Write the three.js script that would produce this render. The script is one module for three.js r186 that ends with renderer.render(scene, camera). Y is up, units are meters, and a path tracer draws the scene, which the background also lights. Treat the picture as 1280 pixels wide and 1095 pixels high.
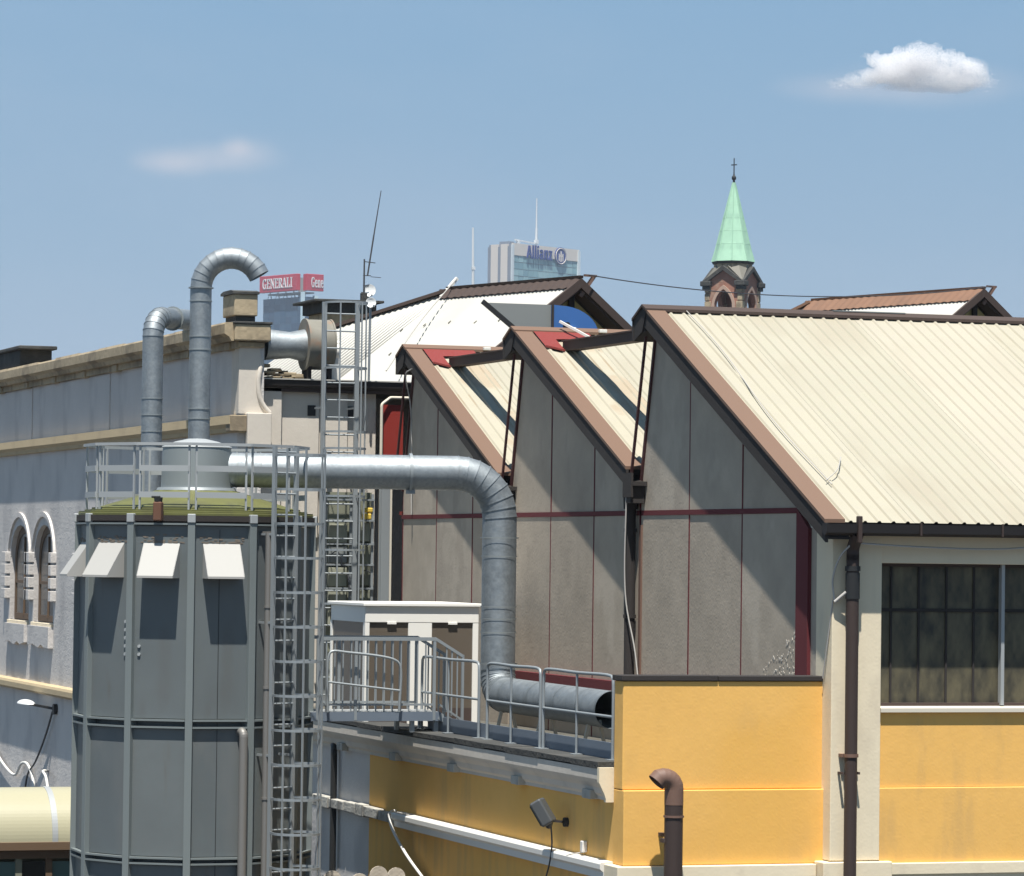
import * as THREE from 'three';
import { mergeGeometries } from 'three/addons/utils/BufferGeometryUtils.js';
import { RoundedBoxGeometry } from 'three/addons/geometries/RoundedBoxGeometry.js';
import { TextGeometry } from 'three/addons/geometries/TextGeometry.js';
import { FontLoader } from 'three/addons/loaders/FontLoader.js';

// ---------------------------------------------------------------- camera, sky, sun, exposure
const scene = new THREE.Scene();
const camera = new THREE.PerspectiveCamera(2 * Math.atan(547.5 / 4700) * 180 / Math.PI, 1280 / 1095, 0.5, 30000);
const YAW = Math.atan(1580 / 4700);
camera.rotation.order = 'YXZ';
camera.position.set(0, 8, 0);
camera.rotation.set(Math.atan(142.5 / 4700), -YAW, 0.0125);

const EXPOSURE = 1.6;
function skyTexture() {
  const W = 4096, H = 2048, data = new Float32Array(W * H * 4);
  const stops = [[-90, .13, .125, .12], [-4, .17, .17, .17], [0, .39, .475, .58], [1.5, .36, .465, .595], [4, .315, .455, .61], [7, .262, .428, .615], [10, .222, .405, .62], [20, .175, .335, .55], [45, .14, .25, .41], [90, .11, .195, .33]];
  const h = (i, j) => { const s = Math.sin(i * 127.1 + j * 311.7) * 43758.5453; return s - Math.floor(s); }, q = t => t * t * (3 - 2 * t);
  const n2 = (x, y) => { const i = Math.floor(x), j = Math.floor(y), a = q(x - i), b = q(y - j); return (h(i, j) * (1 - a) + h(i + 1, j) * a) * (1 - b) + (h(i, j + 1) * (1 - a) + h(i + 1, j + 1) * a) * b; };
  const f2 = (x, y) => (n2(x, y) + .5 * n2(x * 2.1, y * 2.1) + .25 * n2(x * 4.3, y * 4.3) + .12 * n2(x * 8.7, y * 8.7)) / 1.87;
  // thin clouds: [azimuth of the centre in degrees of the map, elevation, half width, half height, strength]
  const AZ = (x, z) => (Math.atan2(z, x) / (2 * Math.PI) + .5) * 360;
  const thin = [[AZ(935, -3910), 5.86, .62, .19, .62], [AZ(975, -3892), 5.92, .85, .20, .42], [AZ(993, -3885), 6.05, .28, .15, .75], [AZ(1010, -3880), 5.98, .35, .2, .35], [AZ(1640, -3670), 7.1, 1.25, .2, .4], [AZ(1690, -3654), 7.15, 1.3, .28, .35]];
  for (let j = 0; j < H; j++) {
    const el = (j + .5) / H * 180 - 90;
    let k = 0; while (k < stops.length - 2 && el > stops[k + 1][0]) k++;
    const a = stops[k], b = stops[k + 1], t = Math.min(1, Math.max(0, (el - a[0]) / (b[0] - a[0])));
    for (let i = 0; i < W; i++) {
      const o = (j * W + i) * 4, az = (i + .5) / W * 360;
      let c = 0;
      if (el > .5 && el < 60) c = .16 * Math.max(0, f2(az * .16, el * .5 + az * .07) - .42) * Math.min(1, el / 3);
      if (el > 4.5 && el < 8.5) for (const [ca, ce, w, hh, s] of thin) { const dx = (az - ca) / w, dy = (el - ce) / hh, r = dx * dx + dy * dy; if (r < 2.2) c = Math.max(c, s * Math.pow(Math.max(0, 1 - r / 2.2), 1.6) * (.45 + .8 * f2(az * 2.6, el * 5.5))); }
      for (let ch = 0; ch < 3; ch++) { const s = a[ch + 1] + (b[ch + 1] - a[ch + 1]) * t; data[o + ch] = (s + ([.74, .71, .75][ch] - s) * c) / EXPOSURE; }
      data[o + 3] = 1;
    }
  }
  const t = new THREE.DataTexture(data, W, H, THREE.RGBAFormat, THREE.FloatType);
  t.mapping = THREE.EquirectangularReflectionMapping; t.magFilter = THREE.LinearFilter; t.minFilter = THREE.LinearFilter; t.needsUpdate = true;
  return t;
}
const sky = skyTexture();
scene.background = sky; scene.environment = sky;

const sunDir = new THREE.Vector3(-.135, .94, .313).normalize();
const sun = new THREE.DirectionalLight(new THREE.Color(1, .965, .90), 5);
sun.position.set(15 + sunDir.x * 150, 5 + sunDir.y * 150, -55 + sunDir.z * 150);
sun.target.position.set(15, 5, -55); scene.add(sun.target);
sun.castShadow = true; sun.shadow.mapSize.set(4096, 4096);
Object.assign(sun.shadow.camera, { left: -45, right: 45, top: 45, bottom: -45, near: 1, far: 320 });
scene.add(sun);
scene.fog = new THREE.FogExp2(new THREE.Color(.62, .72, .84), 0.00009);

const renderer = new THREE.WebGLRenderer({ antialias: true });
renderer.toneMapping = THREE.LinearToneMapping;
renderer.toneMappingExposure = EXPOSURE;
renderer.shadowMap.enabled = true;

// ---------------------------------------------------------------- random and noise
let seed = 7; const rnd = () => { seed = (seed * 1664525 + 1013904223) >>> 0; return seed / 4294967296; };
const R_ = (a, b) => a + (b - a) * rnd();
const LAT = new Float32Array(64 * 64); for (let i = 0; i < LAT.length; i++) LAT[i] = rnd();
const sm = t => t * t * (3 - 2 * t);
function vn(x, y, p, s = 0) {           // value noise, period p lattice cells
  const xi = Math.floor(x), yi = Math.floor(y), fx = sm(x - xi), fy = sm(y - yi);
  const g = (i, j) => LAT[((((i % p) + p) % p + s * 13) & 63) + 64 * ((((j % p) + p) % p + s * 29) & 63)];
  return (g(xi, yi) * (1 - fx) + g(xi + 1, yi) * fx) * (1 - fy) + (g(xi, yi + 1) * (1 - fx) + g(xi + 1, yi + 1) * fx) * fy;
}
function fbm(u, v, p, oct, s = 0, rx = 1) {
  let a = 0, w = 0, amp = 1;
  for (let o = 0; o < oct; o++) { a += amp * vn(u * p * rx, v * p, p, s + o); w += amp; amp *= .55; p = Math.min(64, p * 2); }
  return a / w;
}
const clamp = (x, a = 0, b = 1) => Math.min(b, Math.max(a, x));
const ss = (a, b, x) => sm(clamp((x - a) / (b - a)));
const toS = x => 255 * (x <= .0031308 ? 12.92 * x : 1.055 * Math.pow(x, 1 / 2.4) - .055);
function tex(size, metres, fn, srgb = true) {
  const d = new Uint8Array(size * size * 4);
  for (let j = 0; j < size; j++) for (let i = 0; i < size; i++) {
    const c = fn(i / size, j / size), o = (j * size + i) * 4;
    for (let k = 0; k < 3; k++) d[o + k] = clamp(srgb ? toS(clamp(c[k])) : 255 * clamp(c[k]), 0, 255);
    d[o + 3] = 255;
  }
  const t = new THREE.DataTexture(d, size, size); t.wrapS = t.wrapT = THREE.RepeatWrapping; t.magFilter = THREE.LinearFilter;
  if (srgb) t.colorSpace = THREE.SRGBColorSpace;
  t.repeat.set(1 / metres, 1 / metres); t.needsUpdate = true; return t;
}
const mul = (c, f) => [c[0] * f, c[1] * f, c[2] * f];
const mixc = (a, b, t) => [a[0] + (b[0] - a[0]) * t, a[1] + (b[1] - a[1]) * t, a[2] + (b[2] - a[2]) * t];
const bumpTex = tex(512, 1.6, (u, v) => { const a = fbm(u, v, 16, 3, 3) * .6 + fbm(u, v, 64, 1, 9) * .4; return [a, a, a]; }, false);
function mat(o) {
  const m = new THREE.MeshStandardMaterial({ roughness: .85, metalness: 0 });
  if (o.c) m.color.setRGB(...o.c);
  if (o.map) m.map = o.map;
  if (o.rough !== undefined) m.roughness = o.rough;
  if (o.metal !== undefined) m.metalness = o.metal;
  if (o.bump) { m.bumpMap = o.bmap || bumpTex; m.bumpScale = o.bump; }
  m.side = THREE.DoubleSide; return m;
}
// mottled(colour, strength, stain colour, stain amount, metres)
function mottled(base, k, stain, amt, metres, s, streak = 1) {
  return tex(512, metres, (u, v) => {
    const f = 1 + k * (fbm(u, v, 6, 4, s) - .5) * 2 + k * .3 * (fbm(u, v, 48, 2, s + 5) - .5);
    let c = mul(base, f);
    if (stain) c = mixc(c, stain, amt * ss(.52, .8, fbm(u, v, streak > 1 ? 3 : 5, 4, s + 11, streak)));
    return c;
  });
}
const T = {
  orange: tex(1024, 5.3, (u, v) => {
    let c = mul([.79, .452, .122], 1 + .10 * (fbm(u, v, 5, 4, 1) - .5) + .05 * (fbm(u, v, 64, 2, 9) - .5));
    c = mixc(c, [.755, .41, .085], .55 * ss(.45, .7, fbm(u, v, 3, 4, 19)));                       // fresher paint patches
    return mixc(c, [.46, .30, .13], .32 * ss(.54, .78, fbm(u, v, 4, 5, 23, 5)) * ss(.35, .6, fbm(u, v, 4, 3, 27)));   // rain streaks
  }),
  cream: mottled([.74, .64, .465], .05, [.52, .44, .33], .4, 3.1, 2, 3),
  concrete: mottled([.41, .35, .275], .16, [.50, .435, .35], .6, 2.7, 3),
  concrete2: mottled([.385, .325, .255], .18, [.29, .245, .195], .6, 3.4, 43, 3),
  concrete3: mottled([.43, .37, .295], .15, [.35, .295, .235], .6, 2.2, 47, 2),
  stucco: mottled([.57, .54, .51], .09, [.35, .335, .33], .5, 5.1, 4, 2),
  stone: tex(512, 3.3, (u, v) => { const f = 1 + .3 * (fbm(u, v, 6, 4, 5) - .5) + .35 * (fbm(u, v, 64, 2, 8) - .5); return mixc(mul([.40, .32, .21], f), [.15, .12, .085], .75 * ss(.45, .72, fbm(u, v, 5, 5, 16))); }),
  tan: mottled([.47, .37, .225], .08, [.36, .28, .18], .5, 4.3, 71, 2), plaster: mottled([.60, .545, .47], .07, [.45, .41, .355], .5, 2.9, 73, 3),
  flaked: tex(512, 1.9, (u, v) => { const n = fbm(u, v, 7, 5, 77) + .25 * (fbm(u, v, 40, 2, 79) - .5); return mixc(mul([.30, .285, .255], 1 + .6 * (fbm(u, v, 30, 2, 81) - .5)), [.56, .535, .475], ss(.44, .58, n) * (.6 + .8 * (fbm(u, v, 50, 2, 83) - .3))); }),
  roof: mottled([.385, .355, .275], .035, [.31, .265, .19], .3, 5.7, 6),
  white: mottled([.42, .41, .375], .03, [.35, .325, .28], .3, 4.9, 7),
  tank2: mottled([.126, .141, .141], .09, [.115, .112, .10], .6, 2.6, 51, 6),
  tank3: mottled([.11, .126, .129], .08, [.15, .155, .15], .5, 4.1, 53, 3),
  roof2: mottled([.395, .362, .285], .04, [.33, .285, .21], .35, 4.4, 57, 3), roof3: mottled([.372, .345, .268], .04, [.30, .25, .18], .35, 6.3, 59, 2),
  roofrust: tex(512, 2.4, (u, v) => mixc(mul([.38, .35, .27], 1 + .08 * (fbm(u, v, 6, 3, 61) - .5)), [.31, .19, .10], .35 * ss(.52, .72, fbm(u, v, 3, 5, 63)))),
  tank: mottled([.118, .134, .136], .08, [.105, .11, .105], .5, 3.3, 8, 4),
  green: mottled([.115, .118, .034], .14, [.075, .075, .035], .6, 1.7, 9),
  slab: mottled([.05, .05, .047], .25, [.10, .095, .085], .5, 1.9, 10),
  oldpaint: mottled([.44, .42, .37], .2, [.15, .14, .125], .9, 1.3, 11),
  felt: mottled([.085, .08, .066], .25, [.14, .128, .10], .6, 2.1, 12),
  rustgrey: mottled([.20, .188, .155], .15, [.27, .14, .075], .6, 1.25, 13),
  wood: mottled([.44, .39, .32], .2, [.20, .16, .12], .6, .9, 14, 4),
  dusty: tex(512, 1.9, (u, v) => { const g = fbm(u, v, 8, 4, 21, 2); return mixc([.018, .018, .015], [.31, .26, .14], clamp(.13 + .55 * (g - .35))); }),
  asphalt: mottled([.06, .06, .06], .2, [.10, .10, .095], .5, 3.7, 15),
  brick: mottled([.30, .145, .10], .25, [.38, .28, .2], .5, 2.9, 16),
};
const galvMap = tex(512, 1.1, (u, v) => { const f = .86 + .22 * (fbm(u, v, 40, 2, 31) - .5) + .2 * (fbm(u, v, 5, 3, 33) - .5); return [.36 * f, .392 * f, .41 * f]; });
const galvRough = tex(256, 1.1, (u, v) => { const f = .60 + .2 * (fbm(u, v, 20, 3, 35) - .5); return [f, f, f]; }, false);
const m = {
  tan: mat({ map: T.tan, bump: .003, rough: .9 }), plaster: mat({ map: T.plaster, bump: .002, rough: .92 }), flaked: mat({ map: T.flaked, bump: .004, rough: .9 }), cabwhite: mat({ c: [.86, .84, .78], rough: .5 }),
  orange: mat({ map: T.orange, bump: .0016, rough: .92 }), cream: mat({ map: T.cream, bump: .0016, rough: .9 }),
  concrete: mat({ map: T.concrete, bump: .002, rough: .95 }), stucco: mat({ map: T.stucco, bump: .008, rough: .95 }),
  stone: mat({ map: T.stone, bump: .004, rough: .95 }), roof: mat({ map: T.roof, rough: .55 }), roof2: mat({ map: T.roof2, rough: .55 }), roof3: mat({ map: T.roof3, rough: .55 }), roofrust: mat({ map: T.roofrust, rough: .7 }), concrete2: mat({ map: T.concrete2, bump: .003, rough: .95 }), concrete3: mat({ map: T.concrete3, bump: .003, rough: .95 }), tank2: mat({ map: T.tank2, rough: .5 }), tank3: mat({ map: T.tank3, rough: .52 }), white: mat({ map: T.white, rough: .6 }),
  tank: mat({ map: T.tank, rough: .5 }), green: mat({ map: T.green, rough: .6 }), slab: mat({ map: T.slab, bump: .012, rough: .95 }),
  oldpaint: mat({ map: T.oldpaint, bump: .01, rough: .9 }), felt: mat({ map: T.felt, bump: .012, rough: .95 }), rustgrey: mat({ map: T.rustgrey, rough: .7 }),
  wood: mat({ map: T.wood, bump: .006, rough: .9 }), dusty: mat({ map: T.dusty, rough: .62 }), asphalt: mat({ map: T.asphalt, bump: .006, rough: .95 }),
  brick: mat({ map: T.brick, bump: .01 }),
  galv: mat({ map: galvMap, metal: .82, rough: .42 }), galvlight: mat({ c: [.29, .315, .315], metal: .45, rough: .5 }),
  rail: mat({ c: [.30, .325, .335], metal: .35, rough: .5 }), pale: mat({ c: [.36, .375, .375], metal: .15, rough: .55 }),
  tankrib: mat({ c: [.165, .188, .187], rough: .5 }), hood: mat({ c: [.38, .37, .345], rough: .6 }),
  maroon: mat({ c: [.115, .014, .018], rough: .85 }), red: mat({ c: [.25, .022, .014], rough: .6 }), redtile: mat({ c: [.20, .026, .02], rough: .65, bump: .01 }),
  flash: mat({ c: [.165, .098, .064], rough: .7 }), brown: mat({ c: [.06, .04, .033], rough: .85 }), dark: mat({ c: [.03, .025, .023], rough: .92 }),
  black: mat({ c: [.018, .018, .018], rough: .5 }), gutter: mat({ c: [.018, .015, .015], rough: .7 }), pipebrown: mat({ c: [.042, .026, .021], rough: .65 }),
  oliveb: mat({ c: [.30, .305, .235], rough: .7 }), flake: mat({ c: [.50, .46, .40], rough: .9 }), gablewall: mat({ c: [.42, .34, .14], rough: .85 }), lead: mat({ c: [.15, .14, .115], rough: .7 }), brownred: mat({ c: [.065, .018, .017], rough: .6 }), conduit: mat({ c: [.21, .20, .185], metal: .3, rough: .5 }), rustfilm: mat({ c: [.165, .135, .105], rough: .8 }), rust: mat({ c: [.13, .06, .035], rough: .8 }), rustpipe: mat({ c: [.16, .092, .066], rough: .6 }), whitepaint: mat({ c: [.70, .68, .63], rough: .5 }),
  blue: mat({ c: [.04, .13, .36], rough: .5 }), greypanel: mat({ c: [.21, .225, .22], rough: .6 }), toe: mat({ c: [.14, .17, .21], rough: .5 }),
  copper: mat({ map: mottled([.33, .54, .39], .10, [.24, .42, .31], .5, 3.1, 17, 3), rough: .7 }), terracotta: mat({ map: mottled([.20, .108, .066], .1, [.14, .082, .055], .5, 2.3, 18), rough: .8 }),
  cabglass: mat({ c: [.13, .108, .085], rough: .12 }), oldglass: mat({ c: [.03, .028, .025], rough: .25 }), cable: mat({ c: [.05, .05, .055], rough: .6 }), cablelight: mat({ c: [.42, .40, .37], rough: .6 }),
  ivory: mat({ c: [.40, .375, .255], rough: .35 }), olive: mat({ c: [.20, .205, .15], rough: .75 }), dish: mat({ c: [.66, .67, .66], rough: .5 }),
  yellow: mat({ c: [.65, .45, .06], rough: .6 }), brownwood: mat({ c: [.13, .08, .045], rough: .7 }), dustcream: mat({ c: [.62, .57, .47], rough: .8 }),
};
m.galv.roughnessMap = galvRough; m.galv.roughness = 1;

// ---------------------------------------------------------------- geometry helpers (all in world metres)
function finish(list) {
  list = Array.isArray(list) ? list.flat(9) : [list];
  const gs = list.map(g => { const q = g.index ? g.toNonIndexed() : g.clone(); for (const k of Object.keys(q.attributes)) if (k !== 'position' && k !== 'normal') q.deleteAttribute(k); if (!q.attributes.normal) q.computeVertexNormals(); return q; });
  const g = gs.length > 1 ? mergeGeometries(gs) : gs[0];
  const p = g.attributes.position.array, uv = new Float32Array(p.length / 3 * 2);
  for (let t = 0; t < p.length; t += 9) {
    const ax = p[t + 3] - p[t], ay = p[t + 4] - p[t + 1], az = p[t + 5] - p[t + 2], bx = p[t + 6] - p[t], by = p[t + 7] - p[t + 1], bz = p[t + 8] - p[t + 2];
    const nx = Math.abs(ay * bz - az * by), ny = Math.abs(az * bx - ax * bz), nz = Math.abs(ax * by - ay * bx);
    for (let k = 0; k < 3; k++) {
      const x = p[t + k * 3], y = p[t + k * 3 + 1], z = p[t + k * 3 + 2], o = (t / 3 + k) * 2;
      if (nx >= ny && nx >= nz) { uv[o] = z; uv[o + 1] = y; } else if (ny >= nz) { uv[o] = x; uv[o + 1] = z; } else { uv[o] = x; uv[o + 1] = y; }
    }
  }
  g.setAttribute('uv', new THREE.BufferAttribute(uv, 2)); return g;
}
const bx = (x0, x1, y0, y1, z0, z1, b = 0) => {
  const w = Math.abs(x1 - x0), h = Math.abs(y1 - y0), d = Math.abs(z1 - z0);
  const g = b ? new RoundedBoxGeometry(w, h, d, 1, Math.min(b, w * .45, h * .45, d * .45)) : new THREE.BoxGeometry(w, h, d);
  return g.translate((x0 + x1) / 2, (y0 + y1) / 2, (z0 + z1) / 2);
};
const V = (a, b, c) => a.isVector3 ? a.clone() : Array.isArray(a) ? new THREE.Vector3(...a) : new THREE.Vector3(a, b, c);
function cyl(p, q, r0, r1 = r0, n = 12, open = false) {
  p = V(p); q = V(q); const d = q.clone().sub(p), L = d.length();
  const g = new THREE.CylinderGeometry(r1, r0, L, n, 1, open); g.translate(0, L / 2, 0);
  g.applyQuaternion(new THREE.Quaternion().setFromUnitVectors(new THREE.Vector3(0, 1, 0), d.normalize())); return g.translate(p.x, p.y, p.z);
}
function bar(p, q, w, h = w) {         // square bar between two points
  p = V(p); q = V(q); const d = q.clone().sub(p), L = d.length(); d.normalize();
  const up = Math.abs(d.y) > .95 ? V(0, 0, 1) : V(0, 1, 0), s = new THREE.Vector3().crossVectors(up, d).normalize(), u = new THREE.Vector3().crossVectors(d, s);
  const g = new THREE.BoxGeometry(w, h, L); g.applyMatrix4(new THREE.Matrix4().makeBasis(s, u, d)); const c = p.clone().add(q).multiplyScalar(.5); return g.translate(c.x, c.y, c.z);
}
const tube = (pts, r, n = 6, seg) => new THREE.TubeGeometry(new THREE.CatmullRomCurve3(pts.map(p => V(p)), false, 'centripetal'), seg || pts.length * 8, r, n);
function fillet(pts, r, n = 6) {       // polyline with rounded corners
  pts = pts.map(p => V(p)); const out = [pts[0]];
  for (let i = 1; i < pts.length - 1; i++) {
    const a = pts[i - 1].clone().sub(pts[i]).normalize(), b = pts[i + 1].clone().sub(pts[i]).normalize();
    const ang = a.angleTo(b), t = r / Math.tan(ang / 2), c = a.clone().add(b).normalize().multiplyScalar(r / Math.sin(ang / 2)).add(pts[i]);
    const s = pts[i].clone().addScaledVector(a, t).sub(c), e = pts[i].clone().addScaledVector(b, t).sub(c), w = s.angleTo(e);
    for (let k = 0; k <= n; k++) { const f = k / n; out.push(c.clone().addScaledVector(s, Math.sin((1 - f) * w) / Math.sin(w)).addScaledVector(e, Math.sin(f * w) / Math.sin(w))); }
  }
  out.push(pts[pts.length - 1]); return out;
}
function sweep(pts, r, n = 24, caps = false, smooth = false) {  // mitred gores along a polyline
  pts = pts.map(p => V(p)); const N = pts.length, rings = [];
  let up = null;
  for (let i = 0; i < N; i++) {
    const a = i ? pts[i].clone().sub(pts[i - 1]).normalize() : pts[1].clone().sub(pts[0]).normalize(), b = i < N - 1 ? pts[i + 1].clone().sub(pts[i]).normalize() : a;
    const t = a.clone().add(b).normalize();
    if (!up) { up = Math.abs(t.y) > .9 ? V(1, 0, 0) : V(0, 1, 0); }
    const s = new THREE.Vector3().crossVectors(t, up).normalize(); up = new THREE.Vector3().crossVectors(s, t).normalize();
    const rr = Array.isArray(r) ? r[i] : r, k = 1 / Math.max(.5, a.dot(t)), bend = b.clone().sub(a);
    const ring = []; for (let j = 0; j <= n; j++) { const an = j / n * 2 * Math.PI, o = s.clone().multiplyScalar(Math.cos(an)).addScaledVector(up, Math.sin(an)); const v = o.clone(); if (bend.length() > 1e-5) { const bd = bend.clone().normalize(); v.addScaledVector(bd, o.dot(bd) * (k - 1)); } ring.push({ p: pts[i].clone().addScaledVector(v, rr), o }); }
    rings.push(ring);
  }
  const P = [], NN = [];
  const put = (a, na) => { P.push(a.x, a.y, a.z); NN.push(na.x, na.y, na.z); };
  for (let i = 0; i < N - 1; i++) {
    const d = pts[i + 1].clone().sub(pts[i]).normalize(), nr = x => { if (smooth) return x.o; const q = x.o.clone().addScaledVector(d, -x.o.dot(d)); return q.normalize(); };
    for (let j = 0; j < n; j++) { const a = rings[i][j], b = rings[i][j + 1], c = rings[i + 1][j], e = rings[i + 1][j + 1]; put(a.p, nr(a)); put(c.p, nr(c)); put(b.p, nr(b)); put(b.p, nr(b)); put(c.p, nr(c)); put(e.p, nr(e)); }
  }
  if (caps) for (const [i, s] of [[0, -1], [N - 1, 1]]) { const d = (i ? pts[i].clone().sub(pts[i - 1]) : pts[1].clone().sub(pts[0])).normalize().multiplyScalar(s); for (let j = 0; j < n; j++) { put(pts[i], d); put(rings[i][j].p, d); put(rings[i][j + 1].p, d); } }
  const g = new THREE.BufferGeometry(); g.setAttribute('position', new THREE.Float32BufferAttribute(P, 3)); g.setAttribute('normal', new THREE.Float32BufferAttribute(NN, 3)); return g;
}
function prism(poly, f0, f1, holes = []) { // polygon in 2-D, two maps to 3-D
  const cont = poly.map(p => new THREE.Vector2(...p)), hs = holes.map(h => h.map(p => new THREE.Vector2(...p)));
  if (THREE.ShapeUtils.isClockWise(cont)) cont.reverse(); hs.forEach(h => { if (!THREE.ShapeUtils.isClockWise(h)) h.reverse(); });
  const tris = THREE.ShapeUtils.triangulateShape(cont, hs), all = [cont, ...hs].flat(), P = [];
  const A = all.map(p => f0(p.x, p.y)), B = all.map(p => f1(p.x, p.y));
  for (const t of tris) { P.push(...A[t[0]], ...A[t[1]], ...A[t[2]], ...B[t[2]], ...B[t[1]], ...B[t[0]]); }
  for (const loop of [cont, ...hs]) for (let i = 0; i < loop.length; i++) { const a = loop[i], b = loop[(i + 1) % loop.length]; const a0 = f0(a.x, a.y), b0 = f0(b.x, b.y), a1 = f1(a.x, a.y), b1 = f1(b.x, b.y); P.push(...a0, ...a1, ...b0, ...b0, ...a1, ...b1); }
  const g = new THREE.BufferGeometry(); g.setAttribute('position', new THREE.Float32BufferAttribute(P, 3)); g.computeVertexNormals(); return g;
}
const prismX = (zy, x0, x1, holes) => prism(zy, (z, y) => [x0, y, z], (z, y) => [x1, y, z], holes);
const prismZ = (xy, z0, z1, holes) => prism(xy, (x, y) => [x, y, z0], (x, y) => [x, y, z1], holes);
const prismY = (xz, y0, y1, holes) => prism(xz, (x, z) => [x, y0, z], (x, z) => [x, y1, z], holes);
function quadGeo(...qs) { const P = []; for (const [a, b, c, d] of qs) { P.push(...a, ...b, ...c); if (d) P.push(...a, ...c, ...d); } const g = new THREE.BufferGeometry(); g.setAttribute('position', new THREE.Float32BufferAttribute(P, 3)); g.computeVertexNormals(); return g; }
function clip(poly, ax, v, keepLess) { // half-plane clip of a convex polygon
  const o = []; const ins = p => keepLess ? p[ax] <= v : p[ax] >= v;
  for (let i = 0; i < poly.length; i++) { const a = poly[i], b = poly[(i + 1) % poly.length], ia = ins(a), ib = ins(b); if (ia) o.push(a); if (ia !== ib) { const t = (v - a[ax]) / (b[ax] - a[ax]); o.push([a[0] + (b[0] - a[0]) * t, a[1] + (b[1] - a[1]) * t]); } }
  return o;
}
const area = p => Math.abs(p.reduce((s, a, i) => { const b = p[(i + 1) % p.length]; return s + a[0] * b[1] - a[1] * b[0]; }, 0)) / 2;

// ---------------------------------------------------------------- object helpers
const used = {};
const numbered = n => { const k = used[n] = (used[n] ?? -1) + 1; return k ? `${n}_${String(k).padStart(3, '0')}` : n; };
function tag(o, label, category, group, kind) { if (label) o.userData.label = label; if (category) o.userData.category = category; if (group) o.userData.group = group; if (kind) o.userData.kind = kind; return o; }
function thing(name, label, category, base, group) { const o = new THREE.Group(); o.name = numbered(name); o.position.set(...base); scene.add(o); o.userData.base = base; return tag(o, label, category, group); }
const offs = new WeakMap();
function mesh(name, geo, material) { const o = new THREE.Mesh(finish(geo), material); o.name = name; o.castShadow = o.receiveShadow = true; return o; }
function part(name, geo, material, parent) {  // geometry in world coordinates, kept relative to the parent's base
  const o = mesh(name, geo, material), b = parent.isMesh ? offs.get(parent) : parent.userData.base; o.geometry.translate(-b[0], -b[1], -b[2]); offs.set(o, b); parent.add(o); return o;
}
function single(name, label, category, geo, material, base, group) {
  const o = mesh(numbered(name), geo, material); o.geometry.translate(-base[0], -base[1], -base[2]); o.position.set(...base); offs.set(o, base); scene.add(o); return tag(o, label, category, group);
}
const done = () => scene.traverse(o => { delete o.userData.base; });

// ================================================================= SETTING
{ const g = mesh('ground', bx(-4000, 4000, -.5, 0, -6000, 400), m.asphalt); tag(g, 'asphalt yard and ground below the factory roofs', 'ground', null, 'structure'); scene.add(g); }

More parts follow.
